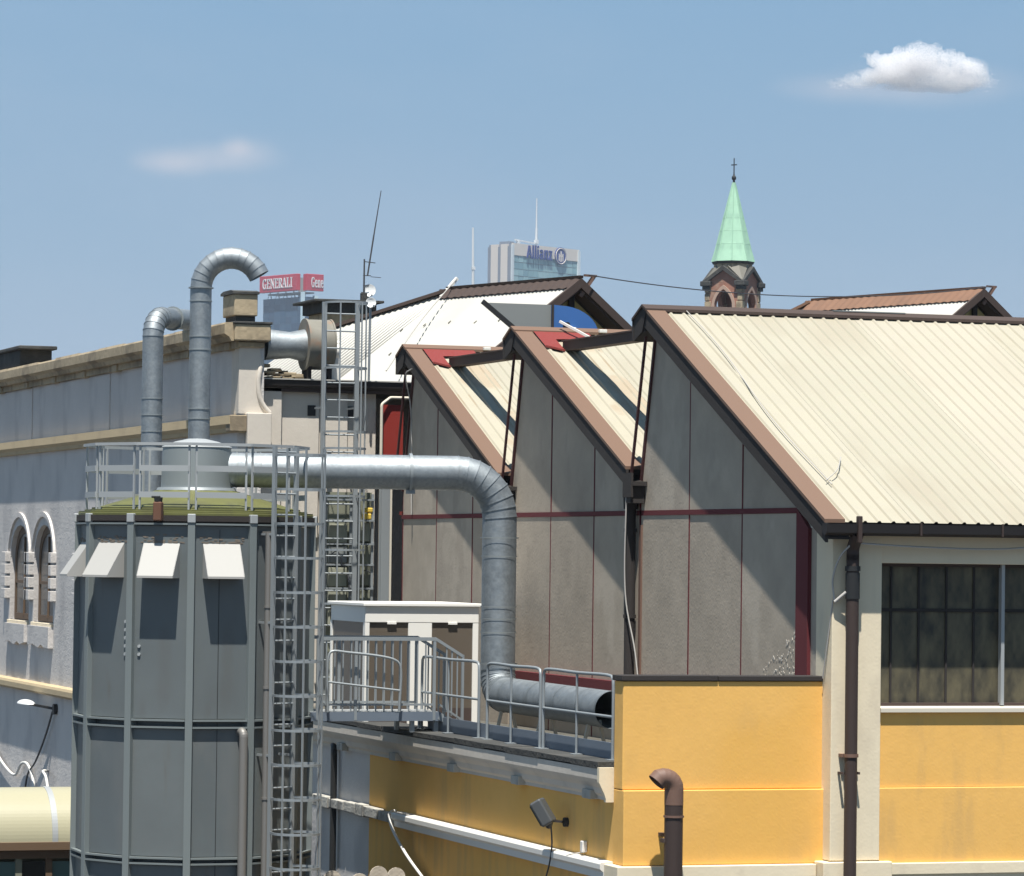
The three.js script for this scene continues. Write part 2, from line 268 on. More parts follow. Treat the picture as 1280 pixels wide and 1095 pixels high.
// ================================================================= FACTORY HALL WITH SAWTOOTH ROOF
const XG = 18.4, ZF = -42.34;
const hall = thing('factory_hall', 'sawtooth-roofed factory hall with brown concrete panels, cream ribbed roofs and yellow front wall', 'factory', [22, 0, -51]);
const ROOFX0 = 18.165, ROOFX1 = 28;
{
  const B = 4.6;
  const teeth = [
    { zr: -48.42, zs: -42.16, poly: [[ZF, B], [ZF, 8.40], [-48.35, 11.13], [-48.52, 11.08], [-49.03, 9.02], [-49.03, B]] },
    { zr: -54.08, zs: -49.0, poly: [[-49.09, B], [-49.09, 8.96], [-49.2, 9.02], [-54.02, 11.14], [-54.2, 11.1], [-54.71, 9.02], [-54.71, B]] },
    { zr: -59.74, zs: -54.66, poly: [[-54.77, B], [-54.77, 8.98], [-54.88, 9.04], [-59.68, 11.15], [-59.86, 11.1], [-60.42, 9.0], [-60.5, B]] },
  ];
  // dark inner body behind the panels
  const core = part('wall_core', teeth.map((t, i) => prismX(t.poly.map(([z, y]) => [i ? z : Math.min(z, ZF - .55), y === B ? 0 : y - .04]), XG + .13, 27.8)), m.concrete, hall);
  const joints = []; for (let k = 0; k < 11; k++) joints.push(-43.42 - 1.889 * k); joints.unshift(ZF - .28);
  const G = .016, YM = 8.565;
  teeth.forEach((t, ti) => {
    for (let k = 0; k < joints.length - 1; k++) for (const [y0, y1] of [[B, YM - .035], [YM + .035, 20]]) {
      let p = clip(clip(t.poly, 0, joints[k] - (k ? G : 0), true), 0, joints[k + 1] + G, false); p = p.length ? clip(clip(p, 1, y0, false), 1, y1, true) : p;
      if (p.length > 2 && area(p) > .01) part('wall_panel', prismX(p, XG + R_(-.004, .004), XG + .12), [m.concrete, m.concrete2, m.concrete3][Math.floor(rnd() * 3)], hall);
    }
    // maroon joint strips
    for (let k = 1; k < joints.length; k++) { const z = joints[k]; let p = clip(clip(t.poly, 0, z + G - .001, true), 0, z - G + .001, false); if (p.length > 2) part('joint_strip', prismX(p, XG - .006, XG + .11), m.maroon, hall); }
    const zz = t.poly.map(p => p[0]); const h = [Math.min(...zz) + .02, Math.max(...zz)]; if (ti === 0) h[1] = -43.42;
    part('horizontal_strip', bx(XG - .012, XG + .1, YM - .034, YM + .034, h[0], h[1]), m.maroon, hall);
    // edge trim beside the north glazing
    const a = t.poly[t.poly.length - 3], b = t.poly[t.poly.length - 2];
    part('edge_trim', bar([XG - .01, a[1], a[0] + .02], [XG - .01, b[1], b[0] + .02], .05, .05), m.brownred, hall);
    part('edge_post', bar([XG - .15, a[1] - .08, a[0] - .02], [XG - .15, b[1] + .1, b[0] - .02], .034, .036), m.brownred, hall);
    part('glazing_frame', quadGeo([[XG, a[1], a[0]], [ROOFX1, a[1], a[0]], [ROOFX1, b[1], b[0] - .01], [XG, b[1], b[0] - .01]]), m.oldglass, hall);
  });
  // upright maroon panel at the end of the wall
  part('maroon_post', prismX([[-43.40, B], [-43.40, 8.60], [-43.02, 8.34], [-43.02, B]], XG - .05, XG + .02), m.maroon, hall);
  // flaked white paint low on the last panel
  part('paint_flakes', (() => { const a = []; for (let i = 0; i < 110; i++) { const z = -43.5 - Math.pow(rnd(), 1.5) * 1.05, y = 6.2 + rnd() * (.85 - (-43.5 - z) * .45), s = R_(.006, .022); const n = 5 + Math.floor(rnd() * 3), p = []; for (let k = 0; k < n; k++) { const an = k / n * 6.283, r = s * R_(.5, 1.2); p.push([z + Math.cos(an) * r, y + Math.sin(an) * r * 1.3]); } a.push(prismX(p, XG - .0055 - rnd() * .0015, XG + .004)); } return a; })(), m.flake, hall).userData.kind = 'stuff';

  // roofs
  teeth.forEach((t, ti) => {
    const SL = ti ? .437 : .466, yr = 11.36, y = z => yr - (z - t.zr) * SL, L = Math.hypot(1, SL), nz = SL / L, ny = 1 / L, x1 = ti ? 26 : ROOFX1;
    const ze = ti ? t.zs - .15 : t.zs;
    const roof = part('roof', prismX([[t.zr, y(t.zr) - .02], [ze, y(ze) - .02], [ze, y(ze) - .10], [t.zr, y(t.zr) - .10]], ROOFX0 + .03, x1), m.dark, hall);
    // ribbed sheets
    const PITCH = .19, per = 5, sheetW = PITCH * per; let si = 0;
    for (let xs = ROOFX0 + .26; xs < x1 - .1; xs += sheetW, si++) {
      const prof = [[0, 0]]; for (let k = 0; k < per; k++) { const c = (k + .5) * PITCH; prof.push([c - .03, 0], [c - .012, .021], [c + .012, .021], [c + .03, 0]); } prof.push([sheetW - .002, 0]);
      const lift = (si % 2) * .0012; const q = [], NSEG = 1;
      for (let i = 0; i < prof.length - 1; i++) { const A = (z, k) => [xs + prof[k][0], y(z) + ny * (prof[k][1] + lift), z + nz * (prof[k][1] + lift)]; q.push([A(t.zr + .02, i), A(ze + .06, i), A(ze + .06, i + 1), A(t.zr + .02, i + 1)]); }
      part('roof_sheet', quadGeo(...q), ti && si < 1 ? m.roofrust : [m.roof, m.roof2, m.roof3][(si * 2 + (si >> 1)) % 3], roof);
    }
    // edge flashing along the rake, fascia below it
    const fl = (x0, x1, dy0, dy1, mt, nm) => part(nm, prismX([[t.zr - .03, y(t.zr - .03) + dy1], [ze + .08, y(ze + .08) + dy1], [ze + .08, y(ze + .08) + dy0], [t.zr - .03, y(t.zr - .03) + dy0]], x0, x1), mt, roof);
    fl(ROOFX0, ROOFX0 + .27, .0, .045, m.flash, 'rake_flashing');
    fl(ROOFX0 + .012, ROOFX0 + .05, -.24, .0, m.dark, 'fascia_board');
    fl(ROOFX0 + .05, XG + .1, -.2, -.17, m.dark, 'soffit');
    // ridge cap with its short back overhang
    part('ridge_cap', prismX([[t.zr - .42, yr - .10], [t.zr - .03, yr + .075], [t.zr + .13, yr + .01], [t.zr + .13, yr - .03], [t.zr - .03, yr + .04], [t.zr - .42, yr - .14]], ROOFX0 - .02, x1), ti ? m.flash : m.brown, roof);
    part('north_fascia', prismX([[t.zr - .42, yr - .14], [t.zr - .38, yr - .12], [t.zr - .38, yr - .42], [t.zr - .42, yr - .42]], ROOFX0 - .01, x1), m.dark, roof);
    part('end_board', prismX([[t.zr - .41, yr - .13], [t.zr - .03, yr + .03], [t.zr + .1, yr - .02], [t.zr - .05, yr - .3], [t.zr - .38, yr - .42]], ROOFX0, ROOFX0 + .04), m.dark, roof);
    part('north_soffit', prismX([[t.zr - .40, yr - .42], [t.zr, yr - .3], [t.zr, yr - .27], [t.zr - .40, yr - .38]], ROOFX0 + .02, x1), m.dark, roof);
    if (ti) {
      // red sheet under the ridge and a dark channel running on to the next ridge
      const P2 = (x, d, h = .05) => { const z = t.zr + d; return [x, y(z) + h, z]; };
      part('red_sheet', [quadGeo([P2(18.46, .12), P2(18.46, .72), P2(18.72, .86), P2(18.72, .12)], [P2(18.72, .12), P2(18.72, .42), P2(19.35, .36), P2(19.35, .12)]), bar(P2(18.46, .7), P2(18.72, .86), .03, .03)], m.redtile, roof);
      part('white_clip', [0, 1, 2].map(i => bx(19.5 + i * .5, 19.62 + i * .5, yr + .0, yr + .05, t.zr + .14, t.zr + .22, .01)), m.whitepaint, roof);
      const zb = teeth[ti - 1].zr - .36;
      part('roof_channel', [bx(18.76, 18.98, 11.04, 11.18, t.zr + .62, zb), bx(18.74, 19.0, 11.18, 11.2, t.zr + .6, zb)], m.brown, roof);
      part('valley_gutter', [bx(ROOFX0 + .02, x1, 8.94, 9.0, ze - .02, ze + .34), bx(ROOFX0, ROOFX0 + .03, 8.78, 9.12, ze - .02, ze + .32), bx(ROOFX0 + .01, XG - .02, 8.7, 8.95, ze + .02, ze + .28)], m.dark, hall);
    }
  });
  // stray cable lying on the near roof
  { const t = teeth[0], y = z => 11.36 - (z - t.zr) * .466 + .05; const pts = []; for (let i = 0; i <= 10; i++) { const f = i / 10; pts.push([18.75 + .05 * Math.sin(f * 7) - .12 * f, y(t.zr + .1 + f * 5.3), t.zr + .1 + f * 5.3]); } single('roof_cable', 'thin grey cable lying down the cream ribbed roof beside its brown edge', 'cable', [tube(pts, .007, 5, 60), tube([[18.62, y(-43.1) + .01, -43.1], [18.85, y(-43.3) + .05, -43.3], [19.1, y(-43.75) + .02, -43.75]], .007, 5)], m.cablelight, [18.7, 9.5, -44.5]); }
  // rainwater pipe on the gable wall
  part('rainwater_pipe', [cyl([XG - .1, 4.6, -49.2], [XG - .1, 8.85, -49.2], .075, .075, 14), cyl([XG - .1, 8.62, -49.2], [XG - .1, 8.85, -49.2], .1, .11, 14), ...[5.6, 7.1, 8.3].map(y => cyl([XG - .1, y, -49.2], [XG - .1, y + .05, -49.2], .09, .09, 14))], m.dark, hall);
  part('wall_strip', bx(XG - .03, XG + .02, 4.6, 8.4, -49.05, -48.97), m.rustpipe, hall);
  part('hanging_cable', tube([[XG - .22, 9.0, -49.05], [XG - .2, 7.4, -49.1], [XG - .1, 6.6, -48.95], [XG - .05, 5.2, -48.7]], .012, 5), m.cablelight, hall);
  part('hanging_cable', tube([[XG - .25, 11.0, -59.2], [XG - .24, 10.9, -59.6], [XG - .1, 10.4, -59.75], [XG - .06, 8.6, -59.75]], .012, 5), m.cablelight, hall);
  part('hanging_cable', tube([[XG - .22, 9.05, -54.75], [XG - .2, 8.3, -54.76], [XG - .2, 7.6, -54.74]], .012, 5), m.cablelight, hall);
  part('floor_beam', bx(XG - .12, XG - .005, 5.98, 6.2, -54.2, -44), m.maroon, hall);

  // ---- front of the hall: pillar, lintel, window, yellow walls
  part('pillar', [bx(XG - .012, 19.05, 4.28, 8.34, ZF - .5, ZF, .012)], m.cream, hall);
  part('pillar_base', bx(XG - .12, 19.2, 0, 4.27, ZF - .5, ZF + .06, .015), m.cream, hall);
  part('lintel', bx(19.052, 27.8, 7.92, 8.36, ZF - .5, ZF - .045, .01), m.cream, hall);
  part('front_wall', bx(19.052, 27.8, 5.17, 6.1, ZF - .5, ZF - .06), m.orange, hall);
  part('front_wall', bx(19.052, 27.8, 4.24, 5.165, ZF - .5, ZF - .03, .012), m.orange, hall);
  part('base_moulding', bx(19.2, 27.8, 4.10, 4.245, ZF - .5, ZF + .03, .012), m.cream, hall);
  part('base_wall', bx(19.21, 27.8, 0, 4.098, ZF - .5, ZF), m.cream, hall);
  part('window_sill', prismX([[ZF - .3, 6.09], [ZF - .005, 6.09], [ZF - .005, 6.14], [ZF - .3, 6.18]], 19.055, 27.8), m.dustcream, hall);
  const win = part('window', [bx(19.05, 27.8, 6.15, 6.2, ZF - .26, ZF - .16), bx(19.05, 27.8, 7.88, 7.93, ZF - .26, ZF - .16), bx(19.05, 19.09, 6.2, 7.9, ZF - .26, ZF - .16)], m.brown, hall);
  const muls = []; for (let x = 19.27; x < 27.6; x += .375) muls.push(x);
  muls.forEach((x, i) => {
    const light = i === 4;
    part('mullion', light ? bx(20.73, 20.775, 6.17, 7.92, ZF - .2, ZF - .12) : bx(x - .013, x + .013, 6.2, 7.9, ZF - .24, ZF - .205), light ? m.pale : m.dark, win);
    const xl = i ? muls[i - 1] : 19.07;
    for (const [a, b] of [[6.2, 7.33], [7.36, 7.9]]) part('pane', bx(xl + .012, x - .012, a, b, ZF - .245 - R_(0, .008), ZF - .225), m.dusty, win);
  });
  part('transom', bx(19.09, 27.8, 7.325, 7.365, ZF - .245, ZF - .2), m.dark, win);
  // gutter
  const ge = teeth[0].zs;
  const gut = part('gutter', [prismX([[ge + .0, 8.40], [ge + .02, 8.40], [ge + .03, 8.30], [ge + .08, 8.27], [ge + .135, 8.30], [ge + .15, 8.395], [ge + .165, 8.395], [ge + .148, 8.285], [ge + .08, 8.25], [ge + .015, 8.285]], ROOFX0 + .02, ROOFX1), prismX([[ge, 8.40], [ge + .165, 8.395], [ge + .148, 8.285], [ge + .08, 8.25], [ge + .015, 8.285]], ROOFX0, ROOFX0 + .02), bx(ROOFX0 + .05, ROOFX1, 8.26, 8.38, ge - .06, ge - .02)], m.gutter, hall);
  for (let i = 0; i < 5; i++) part('gutter_hook', bx(19.4 + i * 1.1, 19.425 + i * 1.1, 8.26, 8.42, ge + .16, ge + .172), m.pipebrown, gut);
  part('eave_soffit', bx(ROOFX0 + .06, ROOFX1, 8.345, 8.36, ZF - .3, ge - .06), m.dustcream, hall);
  const dp = part('downpipe', [cyl([18.6, 0, ZF + .13], [18.6, 8.02, ZF + .13], .078, .078, 16), sweep(fillet([[18.6, 7.95, ZF + .13], [18.6, 8.1, ZF + .13], [18.6, 8.28, ge + .09]], .1, 4), .078, 16)], m.pipebrown, hall);
  part('collar', [cyl([18.6, 7.82, ZF + .13], [18.6, 7.88, ZF + .13], .095, .095, 16), cyl([18.6, 7.48, ZF + .13], [18.6, 7.8, ZF + .13], .088, .088, 16)], m.black, dp);
  part('collar', [cyl([18.6, 5.55, ZF + .13], [18.6, 5.59, ZF + .13], .092, .092, 16), bx(18.49, 18.71, 5.55, 5.59, ZF, ZF + .1)], m.rustpipe, dp);
  part('bracket', [bx(18.48, 18.51, 5.34, 5.37, ZF - .01, ZF + .14), bx(18.69, 18.72, 5.34, 5.37, ZF - .01, ZF + .14)], m.brown, dp);
  part('bracket_arm', bx(18.57, 18.625, 8.16, 8.49, ge + .1, ge + .185, .01), m.pipebrown, dp);
  part('eave_cable', [tube([[18.62, 8.16, ZF + .18], [19.6, 8.12, ZF + .1], [20.6, 8.11, ZF + .08], [21.6, 8.18, ZF + .1], [22.4, 8.14, ZF + .1]], .013, 5, 40), tube([[18.56, 8.16, ZF + .2], [18.44, 8.0, ZF + .12], [18.38, 7.72, ZF + .03], [18.4, 7.46, ZF + .04]], .013, 5), tube([[18.39, 7.46, ZF + .02], [18.37, 6.9, ZF - .1], [18.36, 6.5, ZF - .2]], .01, 5), cyl([18.4, 7.44, ZF + .05], [18.52, 7.56, ZF + .12], .022, .022, 8)], m.cablelight, hall);
}

// ================================================================= TERRACE ANNEX (yellow side wall, cornice, parapet)
const XY = 15.8;
const annex = thing('terrace_annex', 'low yellow annex with flat terrace roof, grey cornice and raised yellow parapet', 'annex', [17, 0, -48]);
{
  const zB = -61.2;
  part('side_wall', bx(XY, XY + .4, 0, 5.0, -53.4, -42.61), m.orange, annex);
  part('grey_side_wall', bx(XY + .01, XY + .4, 0, 5.0, zB, -53.402), m.stucco, annex);
  part('terrace_deck', bx(XY + .4, XG - .005, 5.0, 5.36, zB, -42.9), m.felt, annex);
  // parapet at the front corner
  part('parapet', [bx(XY - .02, XG - .002, 5.15, 6.46, -42.91, -42.61, .012)], m.orange, annex);
  part('parapet', [bx(XY - .02, XG - .002, 4.24, 5.146, -42.91, -42.555, .012)], m.orange, annex);
  const capP = part('parapet_cap', [bx(XY - .045, 17.0, 6.462, 6.53, -42.94, -42.585, .01), bx(17.006, XG - .004, 6.462, 6.525, -42.94, -42.585, .01)], m.dark, annex);
  part('base_moulding', bx(XY - .12, XG - .13, 4.08, 4.236, -42.95, -42.47, .012), m.cream, annex);
  part('base_wall', bx(XY, XG - .13, 0, 4.078, -42.9, -42.52), m.cream, annex);
  // cornice: coping slabs, mould, frieze strip, brackets
  let z = -43.02, i = 0;
  while (z > zB + .3) {
    const L = R_(.85, 1.35), z1 = Math.max(zB, z - L), far = z < -50.5;
    part('coping_slab', prismX([[z - .006, 5.385 + R_(0, .02)], [z - .006, 5.455 + R_(0, .012)], [z1 + .006, 5.455 + R_(0, .012)], [z1 + .006, 5.385 + R_(0, .02)]], XY - .182 + R_(-.003, .003), XY + .45), m.slab, annex);
    z = z1; i++;
  }
  part('cornice', prism([[XY - .001, 5.38], [XY - .17, 5.38], [XY - .17, 5.25], [XY - .14, 5.2], [XY - .09, 5.14], [XY - .07, 5.07], [XY - .03, 5.03], [XY - .03, 4.99], [XY - .001, 4.99]], (x, y) => [x, y, -43.0], (x, y) => [x, y, zB]), m.plaster, annex);
  part('cornice_end', prism([[XY - .001, 5.40], [XY - .2, 5.40], [XY - .2, 5.22], [XY - .17, 5.16], [XY - .13, 5.08], [XY - .11, 5.02], [XY - .11, 4.98], [XY - .001, 4.98]], (x, y) => [x, y, -42.93], (x, y) => [x, y, -43.0]), m.cream, annex);
  for (let k = 0; k < 6; k++) part('bracket', bx(XY - .13, XY, 4.985, 5.1, -43.75 - k * 2.75, -43.45 - k * 2.75, .01), m.oldpaint, annex);
  // string course: painted near part, bare cracked far part
  part('string_course', prism([[XY, 4.26], [XY - .15, 4.25], [XY - .165, 4.23], [XY - .165, 4.17], [XY - .12, 4.13], [XY - .12, 4.05], [XY, 4.05]], (x, y) => [x, y, -42.96], (x, y) => [x, y, -51.75]), m.whitepaint, annex);
  let zz = -51.76; while (zz > -56) { const L = R_(.35, .9); part('bare_course_block', bx(XY - R_(.10, .14), XY, 4.06 + R_(0, .03), 4.235 + R_(-.03, .02), zz - L + .02, zz, .015), m.oldpaint, annex); zz -= L; }
  // toe board behind the railing
  part('toe_board', bx(16.03, 16.05, 5.458, 5.66, -51.3, -43.1), m.toe, annex);
  part('water_pipe', sweep(fillet([[XY - .08, 0, -55.05], [XY - .08, 5.02, -55.05], [XY + .01, 5.02, -55.4]], .1, 4), .05, 10), m.black, annex);
}
// things fixed to the annex wall
{
  const f = thing('floodlight', 'grey rectangular floodlight on a bracket on the yellow side wall', 'floodlight', [XY, 4.65, -44.62]);
  part('housing', (() => { const g = new RoundedBoxGeometry(.16, .34, .34, 2, .03); g.rotateZ(.55); g.rotateY(-.5); return g.translate(XY - .3, 4.74, -44.7); })(), mat({ c: [.07, .075, .078], rough: .5 }), f);
  part('lens', (() => { const g = new THREE.BoxGeometry(.012, .28, .28); g.translate(-.084, 0, 0); g.rotateZ(.55); g.rotateY(-.5); return g.translate(XY - .3, 4.74, -44.7); })(), m.oldglass, f);
  part('bracket', [bar([XY - .22, 4.64, -44.66], [XY - .02, 4.62, -44.62], .03, .03), cyl([XY - .05, 4.62, -44.62], [XY, 4.62, -44.62], .06, .06, 12)], m.dark, f);
  part('junction', cyl([XY - .22, 4.56, -44.72], [XY - .22, 4.66, -44.62], .04, .04, 10), m.black, f);
  single('flood_cable', 'dark cable hanging from the floodlight over the white string course', 'cable', tube([[XY - .2, 4.58, -44.68], [XY - .16, 4.32, -44.75], [XY - .17, 4.1, -44.8], [XY - .15, 3.75, -45.1], [XY - .02, 3.4, -45.6]], .011, 5, 40), m.cable, [XY - .1, 4, -45]);
  const s = thing('sensor_box', 'small white sensor box on the yellow wall beside the floodlight', 'sensor', [XY, 4.35, -43.9]);
  part('box', bx(XY - .07, XY - .001, 4.3, 4.44, -43.96, -43.87, .012), m.whitepaint, s);
  part('wire', tube([[XY - .02, 4.3, -43.92], [XY - .14, 4.26, -44.1], [XY - .15, 4.2, -44.4], [XY - .14, 4.25, -44.6]], .008, 5, 24), m.cablelight, s);
  single('white_hose', 'white hose hanging from the string course down the yellow wall', 'hose', tube([[XY - .05, 4.26, -51.9], [XY - .15, 4.24, -51.85], [XY - .17, 4.1, -51.75], [XY - .16, 3.75, -51.1], [XY - .12, 3.3, -49.9], [XY - .06, 2.7, -48.6]], .022, 7, 50), m.whitepaint, [XY - .1, 3.5, -50.5]);
}
// brown gooseneck vent at the corner
{
  const v = thing('vent_pipe', 'brown gooseneck vent pipe standing in front of the yellow parapet', 'vent pipe', [16.27, 0, -42.12]);
  part('pipe', cyl([16.26, 0, -42.12], [16.26, 5.0, -42.12], .112, .112, 22), m.pipebrown, v);
  const el = [[16.26, 5.0, -42.12]]; for (let i = 0; i <= 6; i++) { const a = i / 6 * 1.95; el.push([16.125 + Math.cos(a) * .135, 5.19 + Math.sin(a) * .135, -42.12]); } el.push([16.03, 5.27, -42.12]);
  part('elbow', sweep(el, .115, 24), m.rustpipe, v);
  part('collar', cyl([16.26, 4.85, -42.12], [16.26, 4.875, -42.12], .124, .124, 22), m.rustpipe, v);
  part('bracket', bx(16.23, 16.29, 4.6, 4.64, -42.56, -42.22), m.brown, v); part('bracket_stub', bx(16.12, 16.15, 4.55, 4.6, -42.2, -42.1), m.brown, v);
}
// railing along the terrace edge, two welded sections
function railing(label, posts, x = 15.95) {
  const z0 = posts[0], z1 = posts[posts.length - 1], r = .021, top = 6.49, mid = 5.99, y0 = 5.46;
  const o = thing('terrace_railing', label, 'railing', [x, y0, (z0 + z1) / 2], 'railing sections on the terrace edge');
  part('top_rail', tube([[x, y0, z0], [x, top - .12, z0], [x, top - .02, z0 - .02], [x, top, z0 - .1], [x, top, (z0 + z1) / 2], [x, top, z1 + .1], [x, top - .02, z1 + .02], [x, top - .12, z1], [x, y0, z1]], r, 8, 70), m.rail, o);
  part('mid_rail', cyl([x, mid, z0], [x, mid, z1], .018, .018, 8), m.rail, o);
  for (let i = 0; i < posts.length; i++) { const z = posts[i]; if (i && i < posts.length - 1) part('post', cyl([x, y0, z], [x, top, z], .017, .017, 8), m.rail, o); part('foot_plate', bx(x - .07, x + .07, y0, y0 + .012, z - .07, z + .07), m.rail, o); }
}
railing('grey tubular railing section on the terrace edge next to the yellow parapet', [-43.42, -44.75, -46.03]);
railing('grey tubular railing section on the terrace edge between parapet and duct elbow', [-46.16, -47.35, -48.35]);
railing('grey tubular railing section on the terrace edge in front of the gangway steps', [-48.72, -50.09, -51.33]);

// ================================================================= CABIN ON THE TERRACE
{
  const c = thing('glazed_cabin', 'white framed glazed cabin on the terrace behind the gangway', 'cabin', [16.6, 5.36, -54.5]);
  const x0 = 15.76, x1 = 17.53, zf = -53.6, zb = -55.5, yt = 7.17, y0 = 5.36, fr = m.cabwhite;
  part('roof', bx(x0 - .04, x1 + .04, yt, yt + .05, zb - .04, zf + .04, .01), fr, c);
  part('fascia', [bx(x0, x1, 6.93, yt, zf - .06, zf, .008), bx(x0, x0 + .05, 6.93, yt, zb, zf - .06)], fr, c);
  for (const [a, b] of [[x0, x0 + .07], [16.43, 16.8], [x1 - .09, x1]]) part('post', bx(a, b, y0, 6.93, zf - .07, zf - .003, .008), fr, c);
  for (const [a, b] of [[zb, zb + .08], [zf - .14, zf - .071]]) part('post', bx(x0 + .003, x0 + .06, y0, 6.93, a, b, .008), fr, c);
  part('rear_wall', bx(x0, x1, y0, yt, zb, zb + .04), fr, c); part('side_wall', bx(x1 - .04, x1, y0, yt, zb + .04, zf - .08), fr, c);
  part('floor', bx(x0 + .06, x1 - .05, y0 + .002, y0 + .06, zb + .05, zf - .07), m.brown, c);
  for (const [a, b] of [[x0 + .07, 16.43], [16.8, x1 - .09]]) part('pane', bx(a, b, y0 + .3, 6.93, zf - .045, zf - .03), m.cabglass, c);
  for (const [a, b] of [[x0 + .07, 16.43], [16.8, x1 - .09]]) part('lower_panel', bx(a, b, y0, y0 + .3, zf - .05, zf - .028), m.brown, c);
  part('side_pane', bx(x0 + .02, x0 + .035, y0, 6.93, zb + .08, zf - .14), m.cabglass, c);
  part('latch', [bx(16.1, 16.24, 6.905, 6.935, zf - .02, zf + .01), bx(17.05, 17.19, 6.905, 6.935, zf - .02, zf + .01)], fr, c);
}

// ================================================================= FILTER TANK
const TC = [12.56, 0, -51.16], TR = 1.615, DEG = Math.PI / 180, TA = -92 + 4.8 - 18.58;
const tank = thing('filter_tank', 'tall grey twelve-sided steel filter tank with shallow green roof', 'tank', TC);
const AP = TR * Math.cos(15 * DEG), FW = 2 * TR * Math.sin(15 * DEG);
const place = (g, deg) => (Array.isArray(g) ? g.flat(9) : [g]).map(q => q.clone().rotateY(deg * DEG).translate(TC[0], 0, TC[2]));
{
  const tiers = [[0, 1.9], [1.93, 3.74], [3.80, 5.58], [5.66, 8.33]];
  part('shell_core', place(new THREE.CylinderGeometry(TR - .09, TR - .09, 8.3, 12, 1).rotateY((TA) * DEG).translate(0, 4.15, 0), 0), m.tank, tank);
  for (let k = 0; k < 12; k++) {
    const c = TA + 15 + 30 * k;                       // facet centre, degrees
    const seen = Math.cos((c + 18.58 - 4.8) * DEG) > -.2;
    for (const [y0, y1] of tiers) {
      part('side_panel', place(bx(-FW / 2 + .03, FW / 2 - .03, y0 + .03, y1 - .03, AP - .05, AP + R_(-.002, .002)), c), [m.tank, m.tank2, m.tank3][Math.floor(rnd() * 3)], tank);
      for (const [ya, yb, d] of [[y0 - .005, y0 + .02, .065], [y1 - .02, y1 + .005, .06]]) part('panel_lip', place(bx(-FW / 2 + .04, FW / 2 - .04, ya, yb, AP - .05, AP + d), c), m.tankrib, tank);
    }
    if (k === 3) part('panel_seam', place(bx(-.03, -.022, 2, 8.25, AP, AP + .004), c), m.black, tank);
    if (k === 1 || k === 2) part('bolt', place([0, 1, 2, 3, 4].map(i => cyl([k === 1 ? FW / 2 - .1 : -FW / 2 + .12, 6.55 + i * .11, AP], [k === 1 ? FW / 2 - .1 : -FW / 2 + .12, 6.55 + i * .11, AP + .02], .022, .022, 8)).slice(0, k === 1 ? 5 : 2), c), m.pale, tank);
    const st = part('stanchion', place(bx(-.05, .05, 0, 8.34, TR - .1, TR + .06, .006), c + 15), m.tankrib, tank);
    part('stanchion_top', place(bx(-.055, .055, 8.34, 8.46, TR - .1, TR + .075, .01), c + 15), m.pale, st);
    part('rim_beam', place([bx(-FW / 2, FW / 2, 8.36, 8.44, AP - .1, AP + .055), bx(-FW / 2, FW / 2, 8.33, 8.36, AP - .1, AP + .02)], c), m.dark, tank);
    // hood over the vent of the facet
    if (k < 4 || k > 9) {
      const y1 = 8.06, y0 = 7.62, o = .3, w = .255, wt = .25, t = .008;
      const hood = part('vent_hood', place(quadGeo([[-wt, y1, AP], [wt, y1, AP], [w, y0, AP + o], [-w, y0, AP + o]], [[-wt, y1 - .012, AP], [wt, y1 - .012, AP], [w, y0 - .006, AP + o - .006], [-w, y0 - .006, AP + o - .006]], [[-w, y0, AP + o], [w, y0, AP + o], [w, y0 - .03, AP + o], [-w, y0 - .03, AP + o]]), c), m.hood, tank);
      for (const s of [-1, 1]) part('hood_cheek', place(prism([[AP, y1], [AP + o, y0], [AP + o, y0 - .03], [AP, y0 - .03]], (z, y) => [s * (w - .006), y, z], (z, y) => [s * (w + .002), y, z]), c), m.hood, hood);
      part('rust_stain', place((() => { const a = []; for (let i = 0; i < 40; i++) { const x = R_(-.3, .3), y = y1 + .01 + Math.pow(rnd(), 2) * .11, s = R_(.008, .03); a.push(bx(x - s, x + s, y - s * .4, y + s * .4, AP - .01, AP + .0035 + rnd() * .002)); } return a; })(), c), m.rustfilm, tank).userData.kind = 'stuff';
    }
    // roof segment
    const a0 = (c - 15) * DEG, a1 = (c + 15) * DEG, rr = TR + .03, ri = .56;
    const pt = (r, a, y) => [TC[0] + Math.sin(a) * r, y, TC[2] + Math.cos(a) * r];
    const seg = part('roof_segment', [quadGeo([pt(rr, a0, 8.47), pt(rr, a1, 8.47), pt(ri, a1, 8.80), pt(ri, a0, 8.80)], [pt(rr, a0, 8.44), pt(rr, a1, 8.44), pt(rr, a1, 8.47), pt(rr, a0, 8.47)])], m.green, tank);
    part('roof_step', [1.45, 1.55, 1.63].map(r => quadGeo([pt(r, a0, 8.47 + (rr - r) / (rr - ri) * .33 + .02), pt(r, a1, 8.47 + (rr - r) / (rr - ri) * .33 + .02), pt(r - .05, a1, 8.47 + (rr - r + .05) / (rr - ri) * .33 + .004), pt(r - .05, a0, 8.47 + (rr - r + .05) / (rr - ri) * .33 + .004)], [pt(r, a0, 8.47 + (rr - r) / (rr - ri) * .33), pt(r, a1, 8.47 + (rr - r) / (rr - ri) * .33), pt(r, a1, 8.47 + (rr - r) / (rr - ri) * .33 + .02), pt(r, a0, 8.47 + (rr - r) / (rr - ri) * .33 + .02)])), m.green, seg);
  }
  const drum = part('outlet_drum', [cyl([TC[0], 8.79, TC[2]], [TC[0], 9.42, TC[2]], .50, .475, 40)], m.galvlight, tank);
  part('drum_cap', new THREE.LatheGeometry([[0, 9.53], [.12, 9.525], [.3, 9.485], [.46, 9.425], [.485, 9.415], [.485, 9.40]].map(p => new THREE.Vector2(...p)), 40).translate(TC[0], 0, TC[2]), m.pale, drum);
